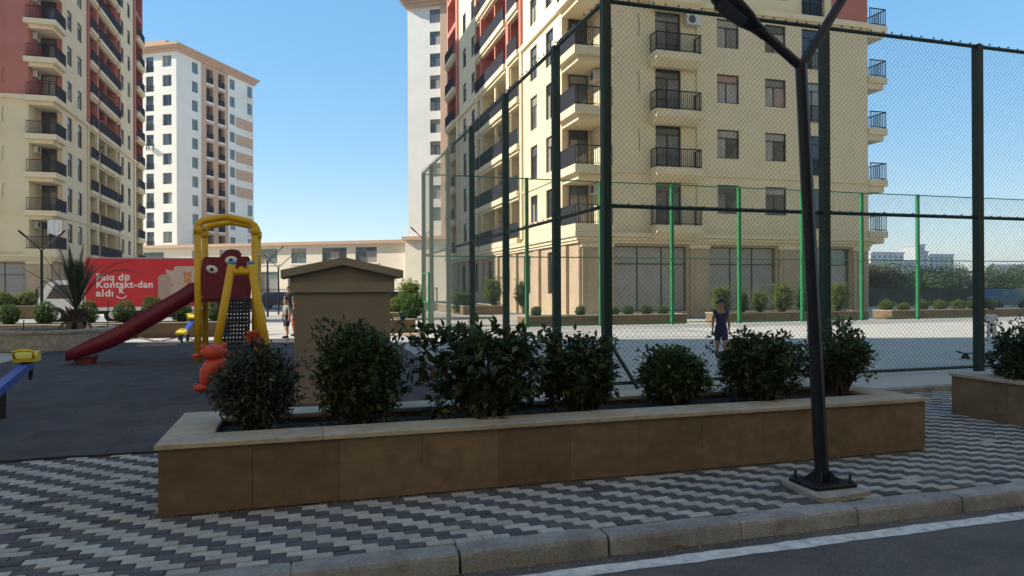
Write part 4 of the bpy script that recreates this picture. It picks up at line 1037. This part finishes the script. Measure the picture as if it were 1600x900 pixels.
# ---------------------------------------------------------------- truck
TX0, TX1 = -10.0, -3.4
tk = thing('box_truck', 'white box truck with red side printed with a sofa and lettering', 'truck', (TX0, 38.5, -.012))
LX = TX1-TX0
MB().bbox(0, LX, .012, 2.45, .78, 3.20, .03).build('cargo_box', 'truck_white', tk)
rp_ = MB().box(.04, LX-.04, -.012, .011, .80, 3.17).build('side_panel', 'truck_red', tk)
MB().box(0, LX, -.02, .012, .62, .78).build('sill_rail', 'truck_white', tk); MB().box(0, LX, -.022, .012, 3.171, 3.23).build('top_rail', 'frame_grey', tk)
MB().box(.1, LX-.1, .5, 1.9, .45, .775).build('chassis', 'black_plastic', tk)
MB().box(1.6, 4.0, .03, .08, .25, .62).build('side_guard', 'black_plastic', tk)
cb = MB(); cab = [(-.15, .42), (-.15, 2.05), (-.45, 2.12), (-1.25, 2.10), (-1.62, 1.98), (-1.98, 1.25), (-2.05, .95), (-2.05, .42)]
cb.prism(cab, .15, 2.2); cabo = cb.build('cab', 'truck_white', tk)
dr = MB().prism([(-.38, .70), (-.38, 1.96), (-1.35, 1.96), (-1.75, 1.25), (-1.75, .70)], .128, .149).build('door', 'truck_white', cabo)
MB().prism([(-.48, 1.22), (-.48, 1.89), (-1.30, 1.89), (-1.66, 1.22)], .115, .127).build('door_window', 'glass_dark', dr)
b = MB(); b.add([(-1.97, .25, 1.28), (-1.97, 2.1, 1.28), (-1.63, 2.1, 1.96), (-1.63, .25, 1.96), (-2.0, .25, 1.28), (-2.0, 2.1, 1.28), (-1.66, 2.1, 1.96), (-1.66, .25, 1.96)], [(0, 1, 2, 3), (7, 6, 5, 4), (0, 4, 5, 1), (1, 5, 6, 2), (2, 6, 7, 3), (3, 7, 4, 0)]); b.build('windscreen', 'glass_dark', cabo)
MB().box(-2.09, -2.04, .22, 2.1, .40, .72).build('bumper', 'black_plastic', cabo)
MB().box(-2.075, -2.045, .28, .62, .80, .98).build('headlight', 'eye_white', cabo)
MB().tube([(-1.75, .12, 1.8), (-1.95, -.12, 1.75), (-1.95, -.12, 1.4)], .02, 6).build('mirror_arm', 'black_plastic', cabo); MB().bbox(-2.0, -1.93, -.2, -.04, 1.3, 1.7, .02).build('mirror', 'black_plastic', cabo)
MB().box(-1.2, -.4, .14, .149, .70, .74).build('door_trim', 'black_plastic', cabo)
wl = MB().lathe([(.20, -.11), (.40, -.12), (.42, -.08), (.42, .08), (.40, .12), (.20, .11)], 20).mesh('wheel', 'tyre', True); rim = MB().lathe([(.21, -.09), (.21, .09)], 14).mesh('rim', 'truck_white')
for x in (-1.25, 1.2, 4.9):
    for y in (.24, 2.15):
        w = place('wheel', wl, tk, (x, y, .42)); w.rotation_euler = (math.pi/2, 0, 0); place('rim', rim, w, (0, 0, .03))
# printed lettering and picture on the side panel
def text(body, x, z, size, bold, parent, y=-.016, m='print_white', sx=1.0):
    cu = bpy.data.curves.new('lettering', 'FONT'); cu.body = body; cu.size = size; cu.offset = bold; cu.extrude = .002; cu.space_character = 1.08
    o = bpy.data.objects.new('tmp', cu); COL.objects.link(o); dg = bpy.context.evaluated_depsgraph_get()
    me = bpy.data.meshes.new_from_object(o.evaluated_get(dg)); bpy.data.objects.remove(o); me.materials.clear(); me.materials.append(MATS[m])
    t = place('lettering', me, parent, (x, y, z)); t.rotation_euler = (math.pi/2, 0, 0); t.scale = (sx, 1, 1); t['kind'] = 'stuff'; return t
def loc_t(u, v): q = at(u, v, 38.5); return q.x-TX0, q.z+.012
for s_, u0, u1, vb in (('Faiq də', 150, 203, 438), ('Kontakt-dan', 150, 239, 449.5), ('aldı', 150, 177, 463)):
    x, z = loc_t(u0, vb); x1, _ = loc_t(u1, vb)
    t = text(s_, x, z, .47, .012, rp_); wdt = max(v.co.x for v in t.data.vertices); t.scale = ((x1-x)/wdt, 1, 1)
x, z = loc_t(184, 456); x1, _ = loc_t(196, 456)
t = text('K', x+.05, z-.06, .34, .014, rp_); t.name = 'logo_letter'
xc, zc = loc_t(190, 459); b = MB()
arc = [(xc+.24*math.sin(a), -.017, zc-.0-.22*math.cos(a)) for a in [R(-65+13*k) for k in range(11)]]
b.tube(arc, .03, 6).build('logo_smile', 'print_white', rp_)
def flat(name, pts, m, y=-.0165, th=.0015):
    MB().prism([loc_t(*p) for p in pts], y-th, y).build(name, m, rp_)
def fround(name, cx, cy, rx, ry, m, y): flat(name, [(cx+rx*math.cos(2*math.pi*k/18), cy+ry*math.sin(2*math.pi*k/18)) for k in range(18)], m, y)
flat('printed_sofa_back', [(272, 418), (276, 416), (313, 416), (313, 450), (270, 450)], 'print_sofa_light', -.014)
flat('printed_sofa_arm', [(247, 434), (250, 430), (258, 428), (265, 430), (267, 436), (267, 468), (247, 468)], 'print_sofa', -.019)
flat('printed_sofa_seat', [(264, 449), (268, 446), (313, 446), (313, 468), (264, 468)], 'print_sofa_light', -.0165)
flat('printed_sofa_seam', [(264, 458), (313, 456.5), (313, 458), (264, 459.5)], 'print_sofa', -.0185)
flat('printed_cushion', [(258, 421), (270, 423), (282, 420.5), (285, 432), (286, 443), (274, 441), (266, 443), (263, 432)], 'print_sofa_light', -.0165)
flat('printed_cushion_edge', [(266, 443), (274, 441), (286, 443), (286, 444.5), (274, 442.5), (266, 444.5)], 'print_sofa', -.0185)
for nm, cx, cy, rx, ry, m, y in (('printed_bear_body', 293, 440, 6.5, 6.5, 'print_bear', -.0185), ('printed_bear_head', 293, 430.5, 6, 5, 'print_bear', -.0205), ('printed_bear_ear', 288, 426.5, 2.2, 2.2, 'print_bear', -.0215), ('printed_bear_ear', 298, 426.5, 2.2, 2.2, 'print_bear', -.0215),
        ('printed_bear_leg', 288, 444, 3.2, 2.8, 'print_bear_light', -.0215), ('printed_bear_leg', 299, 444, 3.2, 2.8, 'print_bear_light', -.0215), ('printed_bear_muzzle', 293, 432, 2.5, 1.9, 'print_bear_light', -.0225)):
    fround(nm, cx, cy, rx, ry, m, y)

# ---------------------------------------------------------------- people
def skin_mesh(name, joints, edges, rad, m, sub=2, root=0):
    me = bpy.data.meshes.new(name); me.from_pydata(joints, edges, []); o = bpy.data.objects.new('tmp', me); COL.objects.link(o)
    sk = o.modifiers.new('s', 'SKIN'); sk.use_smooth_shade = True; sk.branch_smoothing = .5
    for i, r in enumerate(rad):
        v = me.skin_vertices[0].data[i]; v.radius = (r, r) if not isinstance(r, tuple) else r; v.use_root = (i == root)
    ss = o.modifiers.new('u', 'SUBSURF'); ss.levels = sub; ss.render_levels = sub
    dg = bpy.context.evaluated_depsgraph_get(); out = bpy.data.meshes.new_from_object(o.evaluated_get(dg)); bpy.data.objects.remove(o)
    out.name = name; out.materials.clear(); out.materials.append(MATS[m])
    for p in out.polygons: p.use_smooth = True
    return out
def person(label, loc, h, rz, pose, shirt, pants, shoe, hair='hair', sleeves=True, long_pants=False, group=None, child=True, dress=False):
    r = thing('person', label, 'person', loc, rz, group)
    k = h; hh = .165*h if child else .135*h
    # facing -y locally; x right
    zp = .50*h; zs = .785*h; zn = .83*h; zh = h-hh*.48
    sp = pose.get('stride', 0); lean = pose.get('lean', 0)
    J = []; E = []; Rd = []
    def add(p, rr, par=None):
        J.append(tuple(p)); Rd.append(rr); i = len(J)-1
        if par is not None: E.append((par, i))
        return i
    pel = add((0, 0, zp), (.085*k, .068*k)); wa = add((0, -lean*.4, zp+.13*k), (.080*k, .062*k), pel); ch = add((0, -lean*.8, zs-.05*k), (.092*k, .064*k), wa)
    nk = add((0, -lean, zn), .036*k, ch); jaw = add((0, -lean-.012*k, zn+.045*k), (.048*k, .052*k), nk); hd = add((0, -lean-.004*k, zh), (.062*k if child else .05*k, .070*k if child else .06*k), jaw); tp_ = add((0, -lean+.004*k, h-.022*k), (.040*k, .046*k), hd)
    limbs = {}
    for s, nm in ((-1, 'L'), (1, 'R')):
        st_ = sp*s
        hip = add((s*.052*k, 0, zp-.035*k), .062*k, pel); kn = add((s*.058*k, -st_*.5-.01*k, zp-.25*k), .043*k, hip); cf = add((s*.058*k, -st_*.65+.012*k, zp-.33*k), .036*k, kn); an = add((s*.058*k, -st_+.01*k, .045*k), .026*k, cf)
        limbs['leg'+nm] = (hip, kn, an)
        sh = add((s*.105*k, -lean*.9, zs-.005*k), .036*k, ch)
        a1, a2 = pose.get('arm'+nm, ((s*.03, .0), (s*.01, -.03)))
        el = add((s*.125*k+a1[0]*k, -lean*.8+a1[1]*k, zs-.165*k), .026*k, sh); wr = add((s*.135*k+(a1[0]+a2[0])*k, -lean*.8+(a1[1]+a2[1])*k, zs-.165*k-pose.get('fore'+nm, .135)*k), .018*k, el)
        dwn = (Vector(J[wr])-Vector(J[el])).normalized(); hp = Vector(J[wr])+dwn*.035*k
        pm_ = add(hp, .019*k, wr)
        for f in range(4):
            o1 = Vector((0, (f-1.5)*.011*k, 0)); a = add(hp+o1+dwn*.018*k, .0062*k, pm_); add(hp+o1*1.15+dwn*(.040+.006*(f in (1, 2)))*k+Vector((-s*.006*k, 0, 0)), .005*k, a)
        a = add(hp+Vector((0, -.024*k, 0))-dwn*.004*k, .0065*k, pm_); add(hp+Vector((-s*.004*k, -.034*k, 0))+dwn*.016*k, .0055*k, a)
        limbs['arm'+nm] = (sh, el, wr)
    place('body', skin_mesh('body', J, E, Rd, 'skin'), r)
    # face and hair
    hc = Vector(J[hd])
    for s in (-1, 1):
        MB().ball((hc.x+s*.024*k, hc.y-.066*k, hc.z-.004*k), .007*k, 8, 6).build('eye', 'hair', r, True); MB().ball((hc.x+s*.064*k, hc.y+.004*k, hc.z-.012*k), (.008*k, .014*k, .02*k), 8, 6).build('ear', 'skin', r, True)
    MB().ball((hc.x, hc.y-.074*k, hc.z-.024*k), (.009*k, .012*k, .014*k), 8, 6).build('nose', 'skin', r, True)
    MB().ball((hc.x, hc.y-.062*k, hc.z-.050*k), (.018*k, .006*k, .005*k), 8, 6).build('mouth', 'plastic_maroon', r, True)
    b = MB(); n, m_ = 20, 10; rr = random.Random(int(h*1000))
    pr_ = [(math.sin(math.pi*i/m_), math.cos(math.pi*i/m_)) for i in range(0, 7)]
    for q, z in pr_:
        for j in range(n):
            a = 2*math.pi*j/n; front = max(0, -math.sin(a)); zz = z if z > 0 else z*(1-front)
            if front > .5: zz = max(zz, .32)
            g = 1+rr.uniform(-.05, .09); b.v.append((hc.x+max(q, .05)*.072*k*g*math.cos(a), hc.y+.006*k+max(q, .05)*.080*k*g*math.sin(a), hc.z+.018*k+zz*.072*k*g))
    for i in range(len(pr_)-1):
        for j in range(n): b.f.append((i*n+j, i*n+(j+1) % n, (i+1)*n+(j+1) % n, (i+1)*n+j))
    b.f.append(tuple(range(n))); b.build('hair', hair, r, True)
    # clothes
    J2 = [(0, 0, zp-.085*k), J[wa], J[ch], (0, -lean, zn-.02*k)]; E2 = [(0, 1), (1, 2), (2, 3)]; R2 = [(.098*k, .082*k), (.094*k, .076*k), (.102*k, .076*k), .05*k]
    if dress: J2[0] = (0, 0, zp-.10*k); R2[0] = (.125*k, .11*k)
    for s, nm in ((-1, 'L'), (1, 'R')):
        sh, el, wr = limbs['arm'+nm]; b0 = len(J2); J2.append(J[sh]); R2.append(.044*k); E2.append((2, b0))
        if not sleeves: J2.append(tuple(Vector(J[sh])+Vector((s*.02*k, 0, .035*k)))); R2.append(.036*k); E2.append((b0, b0+1))
        if sleeves: J2.append(tuple(Vector(J[sh]).lerp(Vector(J[el]), .62))); R2.append(.040*k); E2.append((b0, b0+1))
    place('shirt', skin_mesh('shirt', J2, E2, R2, shirt), r)
    J3 = [(0, 0, zp+.14*k)]; R3 = [(.088*k, .070*k)]; E3 = []
    for s, nm in ((-1, 'L'), (1, 'R')):
        hip, kn, an = limbs['leg'+nm]; b0 = len(J3); J3.append(J[hip]); R3.append(.070*k); E3.append((0, b0)); e = Vector(J[kn]) if long_pants else Vector(J[hip]).lerp(Vector(J[kn]), .95)
        J3.append(tuple(e)); R3.append(.056*k); E3.append((b0, b0+1))
        if long_pants: J3.append(tuple(Vector(J[an]))); R3.append(.042*k); E3.append((b0+1, b0+2))
    place('trousers' if long_pants else 'shorts', skin_mesh('shorts', J3, E3, R3, pants), r)
    for nm in 'LR':
        a = Vector(J[limbs['leg'+nm][2]])
        b = MB(); b.ball((a.x, a.y-.045*k, .026*k), (.034*k, .085*k, .027*k), 12, 8); b.box(a.x-.03*k, a.x+.03*k, a.y-.11*k, a.y+.03*k, 0, .012*k); b.build('shoe', shoe, r, True)
    return r
def pl(u, v, z=0.0): q = gnd(u, v, z); return (q.x, q.y, z)
person('boy in navy sleeveless top and shorts walking on the court', pl(1127, 558, .05), 1.29, R(-25), dict(stride=.10, armL=((-.012, .02), (.005, -.03)), armR=((.015, .05), (-.01, .0))), 'cloth_navy', 'cloth_navy', 'cloth_dark', sleeves=False)
person('toddler in white clothes standing on the sunlit court at right', pl(1549, 536, .05), .98, R(-50), dict(stride=.02, armL=((-.01, -.03), (.02, -.10)), foreL=.05, armR=((.01, -.02), (-.02, -.11)), foreR=.05), 'cloth_white', 'cloth_white', 'cloth_white', 'hair_brown', long_pants=True)
person('boy in grey patterned shirt and dark shorts beside the kiosk', pl(448, 528), 1.35, R(-60), dict(stride=.05, armL=((-.03, .0), (-.01, -.02))), 'cloth_grey', 'cloth_dark', 'cloth_black')
person('child in orange half hidden by the kiosk edge', pl(461, 525), 1.2, R(-40), dict(stride=.02), 'cloth_black', 'cloth_orange', 'cloth_black')
person('child in lilac shirt half hidden by the swing leg', pl(409, 521), 1.15, R(60), dict(stride=.08), 'cloth_lilac', 'cloth_black', 'cloth_black')
person('man in dark clothes walking on the street behind the boy', (at(451, 470, 45).x, 45.0, -.012), 1.76, R(-30), dict(stride=.1), 'cloth_black', 'cloth_dark', 'cloth_black', long_pants=True, child=False)

# ---------------------------------------------------------------- small things
q = gnd(1517, 561, .05)
sk = thing('skateboard', 'dark skateboard lying on the shaded court by the right post', 'skateboard', (q.x+.12, q.y, .05), R(-20))
b = MB(); prf2 = [(-.36, .155), (-.27, .11), (.27, .11), (.36, .155)]
for (x, z) in prf2:
    for (y, dz) in ((-.1, 0), (.1, 0), (.1, .014), (-.1, .014)): b.v.append((x, y, z+dz))
for k in range(3):
    for j in range(4): b.f.append((k*4+j, k*4+(j+1) % 4, (k+1)*4+(j+1) % 4, (k+1)*4+j))
b.f += [(0, 1, 2, 3), (15, 14, 13, 12)]; b.build('deck', 'black_plastic', sk)
for x in (-.2, .2):
    MB().box(x-.035, x+.035, -.05, .05, .055, .11).build('truck', 'bolt', sk)
    for y in (-.08, .08): MB().tube([(x, y-.02, .035), (x, y+.02, .035)], .035, 10).build('wheel', 'black_plastic', sk)
q = gnd(640, 523)
cbd = MB(); cbd.prism([(-.75, -.35), (.1, -.5), (.8, -.25), (.6, .3), (-.2, .42), (-.7, .2)], 0.0, .012, 'z'); cbd.prism([(-.4, -.2), (.5, -.3), (.45, .2), (-.3, .25)], .0125, .03, 'z')
tag(cbd.build('cardboard', 'cardboard', None, False, (q.x, q.y, 0.002)), 'flattened cardboard on the sunlit path', 'cardboard')
pa_, pb_ = gnd(221, 542), gnd(270, 540)
tag(MB().box(-.5, .5, -.05, .05, .004, .05).build('plank', 'frame_grey', None, False, ((pa_.x+pb_.x)/2, (pa_.y+pb_.y)/2, 0), .03), 'grey plank lying on the mat behind the slide', 'plank')
ho = [gnd(195+10*k, 531-3.2*math.sin(k*.9)) for k in range(12)]
tag(MB().tube([(p.x, p.y, .022) for p in ho], .02, 6).build('hose', 'black_plastic'), 'thin dark hose lying along the planter base', 'hose')
b = MB(); leaf(b, Vector((0, 0, 0)), Vector((1, .3, .15)), Vector((0, 0, 1)), .11, .07); leaf(b, Vector((.03, .02, .0)), Vector((1, -.4, .2)), Vector((0, 0, 1)), .08, .05)
q = gnd(1048, 857, -.125); tag(b.build('fallen_leaf', 'dry_leaf', None, False, (q.x, q.y, -.118)), 'yellow fallen leaf in the gutter by the kerb', 'leaf')

# parked cars and metal fence on the far side of the street
def car(label, loc, rz, m):
    r = thing('parked_car', label, 'car', loc, rz, 'parked cars behind the street')
    body = [(-2.15, .35), (-2.2, .65), (-2.1, .82), (-1.35, .92), (1.2, .95), (2.0, .85), (2.15, .6), (2.1, .35)]
    MB().prism(body, -.86, .86).build('body', m, r)
    MB().frust([(-1.25, -.78, .93), (1.5, -.78, .93), (1.5, .78, .93), (-1.25, .78, .93)], [(-.55, -.62, 1.42), (.85, -.62, 1.42), (.85, .62, 1.42), (-.55, .62, 1.42)]).build('cabin', m, r)
    for s in (-1, 1):
        b = MB(); y0, y1 = s*.775, s*.66; b.add([(-.95, y0, 1.0), (.25, y0, 1.0), (.25, y1, 1.36), (-.5, y1, 1.36)], [(0, 1, 2, 3)]); b.add([(.32, y0, 1.0), (1.2, y0, 1.0), (.75, y1, 1.36), (.32, y1, 1.36)], [(0, 1, 2, 3)])
        for i, v in enumerate(b.v): b.v[i] = (v[0], v[1]+s*.02, v[2])
        b.build('side_window', 'glass_dark', r)
    me = MB().lathe([(.2, -.1), (.31, -.1), (.32, 0), (.31, .1), (.2, .1)], 16).mesh('wheel', 'tyre', True)
    for x in (-1.35, 1.35):
        for y in (-.8, .8): place('wheel', me, r, (x, y, .32)).rotation_euler = (math.pi/2, 0, 0)
for u, Y, m, lab, rz in ((425, 62, 'car_dark', 'dark blue car parked behind the forked lamps', .2), (444, 66, 'car_silver', 'silver car left of the kiosk behind the iron fence', .15), (622, 60, 'car_silver', 'silver car just right of the kiosk roof', .3), (606, 58, 'car_dark', 'dark car half hidden by the kiosk', .2), (1560, 38.5, 'car_blue', 'blue car behind the last round bush at right', .1)):
    q = at(u, 460, Y); car(lab, (q.x, Y, -.02), rz, m)
def iron_fence(label, x0, x1, Y, h):
    r = thing('iron_fence', label, 'fence', ((x0+x1)/2, Y, -.02)); L = x1-x0
    n = int(L/2.2)
    for i in range(n+1): MB().bbox(-L/2+L*i/n-.04, -L/2+L*i/n+.04, -.04, .04, 0, h+.05, .01).build('post', 'rail_dark', r)
    for z in (.15, h-.12): MB().box(-L/2, L/2, -.02, .02, z, z+.05).build('rail', 'rail_dark', r)
    b = MB(); k = int(L/.16)
    for i in range(k): b.box(-L/2+L*(i+.5)/k-.012, -L/2+L*(i+.5)/k+.012, -.012, .012, .2, h+.08)
    b.build('bars', 'rail_dark', r)
iron_fence('black iron railing in front of the parked cars left of the kiosk', -4.0, 10.5, 56.0, 1.7)
# dark hoarding, block wall, distant blocks
hb = thing('hoarding', 'dark sheet hoarding beyond the court at the right', 'fence', (47, 46, -.02))
for i in range(14):
    x = -12.5+2.2*i; MB().box(x+.01, x+2.19, -.02, .02, .05, 1.5+.05*math.sin(i*2)).build('hoarding_sheet', 'hoarding', hb); MB().box(x-.04, x+.04, .02, .1, 0, 1.62).build('post', 'hoarding', hb)
q0 = at(1587, 455, 42.0)
bw = thing('block_wall', 'low tan block wall at the right edge beyond the court', 'wall', (q0.x+3, 42, -.02))
for j in range(6):
    for i in range(13): MB().bbox(-3+.5*i+(.25 if j % 2 else 0)-.245, -3+.5*i+(.25 if j % 2 else 0)+.245, -.1, .1, .25*j+.004, .25*j+.246, .008).build('block', 'block_wall', bw)
def far_block(label, u0, u1, vt, D, m, floors):
    p = at(u0, vt, D); q = at(u1, vt, D); w = q.x-p.x; h = p.z
    r = thing('distant_block', label, 'building', ((p.x+q.x)/2, D, -.02), 0, 'distant apartment blocks')
    ops = []; nc = max(3, int(w/4.5)); fh_ = (h-2)/floors
    for f in range(floors):
        for c in range(nc): a = -w/2+w*(c+.5)/nc; ops.append((a-w/nc*.27, a+w/nc*.27, 1+fh_*f+fh_*.25, 1+fh_*f+fh_*.85, .8, False))
    b = MB().frame((1, 0), (0, -1)); b.wall(-w/2, w/2, 0, h, ops); b.build('wall', m, r)
    wm = {}
    for o in ops[:280]:
        k_ = (round(o[1]-o[0], 2), round(o[3]-o[2], 2))
        if k_ not in wm: wm[k_] = MB().box(-k_[0]/2, k_[0]/2, .6, .7, 0, k_[1]).mesh('window', 'far_window')
        place('window', wm[k_], r, ((o[0]+o[1])/2, 0, o[2]))
    MB().box(-w/2, w/2, .9, 16, 0, h+.01).build('core', m, r); MB().box(-w/2-.5, w/2+.5, -.5, 16.5, h+.02, h+1.2).build('roof', m, r)
    return r
far_block('distant white apartment block right beside the cream tower', 1362, 1412, 396, 400, 'far_white', 9)
far_block('distant white apartment block in the middle of the far row', 1413, 1450, 394, 410, 'far_white', 9)
far_block('distant bluish block at the right of the far row', 1452, 1490, 399, 430, 'far_grey', 9)
ft = far_block('slim distant tower rising above the far row', 1437, 1445, 384, 395, 'far_grey', 10)
h_ = at(1441, 384, 395).z; MB().tube([(0, 6, h_), (0, 6, h_+7)], [.8, .25], 6).build('mast', 'far_grey', ft)
far_block('distant low pale building right of the dark post', 1545, 1640, 416, 330, 'far_white', 3)

# laundry on the left tower, grit and litter on the ground
q = at(86, 352, 64.6)
la = thing('laundry', 'white laundry hanging over the lowest corner balcony of the left tower', 'laundry', (q.x, 64.5, q.z))
b = MB()
for k in range(9):
    x = -.5+.125*k; y = .05*math.sin(k*1.9); b.v += [(x, y, .45), (x, y+.02, .45), (x, y*1.8-.03, -.75+.08*math.sin(k)), (x, y*1.8-.01, -.75+.08*math.sin(k))]
for k in range(8):
    for j, j2 in ((0, 1), (1, 3), (3, 2), (2, 0)): b.f.append((k*4+j, k*4+j2, k*4+4+j2, k*4+4+j))
b.build('sheet', 'cloth_white', la); MB().tube([(-.9, 0, .46), (.9, 0, .46)], .015, 5).build('line', 'rail_dark', la)
b = MB(); rr = random.Random(91)
def grain(x, y, z, s): b.ball((x, y, z+s*.3), (s, s*rr.uniform(.6, 1), s*.5), 5, 3)
for i in range(340): grain(rr.uniform(-.9, 5.8), 5.47-abs(rr.gauss(0, .035)), 0, rr.uniform(.002, .007))
for i in range(260): grain(-.98-abs(rr.gauss(0, .03)), rr.uniform(5.4, 6.8), 0, rr.uniform(.002, .006))
for i in range(500): grain(rr.uniform(-1.5, 7.5), 4.175-abs(rr.gauss(0, .045)), -.13, rr.uniform(.002, .008))
for i in range(120): grain(rr.uniform(-2, 7), rr.uniform(4.4, 5.4), 0, rr.uniform(.001, .004))
tag(b.build('grit', 'rough_concrete'), 'grit and crumbs along the planter foot and gutter', 'grit', None, 'stuff')
for lab, u, v, z in (('small dry leaf on the pavement left of the planter', 275, 857, 0.002), ('small dry leaf at the planter foot right of the lamp', 1308, 716, 0.002), ('small dry leaf on the pavement near the lamp footing', 1190, 752, 0.002)):
    b = MB(); leaf(b, Vector((0, 0, 0)), Vector((1, .4, .12)), Vector((0, 0, 1)), .06, .035); p = gnd(u, v, z)
    tag(b.build('fallen_leaf', 'dry_leaf', None, False, (p.x, p.y, z+.004)), lab, 'leaf', 'fallen leaves')

# ---------------------------------------------------------------- thin daytime haze
hz = MB().box(-3050, 3050, -3050, 5050, -1.2, 60).build('haze', None); hz['kind'] = 'stuff'; hz['label'] = 'thin pale daytime haze'
hm = bpy.data.materials.new('haze'); hm.use_nodes = True; hn = hm.node_tree; hn.nodes.clear()
ho_ = hn.nodes.new('ShaderNodeOutputMaterial'); hv = hn.nodes.new('ShaderNodeVolumePrincipled'); hv.inputs['Color'].default_value = (0.80, 0.88, 1.0, 1); hv.inputs['Density'].default_value = 0.0003; hv.inputs['Anisotropy'].default_value = 0.2
hn.links.new(hv.outputs[0], ho_.inputs['Volume']); hz.data.materials.append(hm)
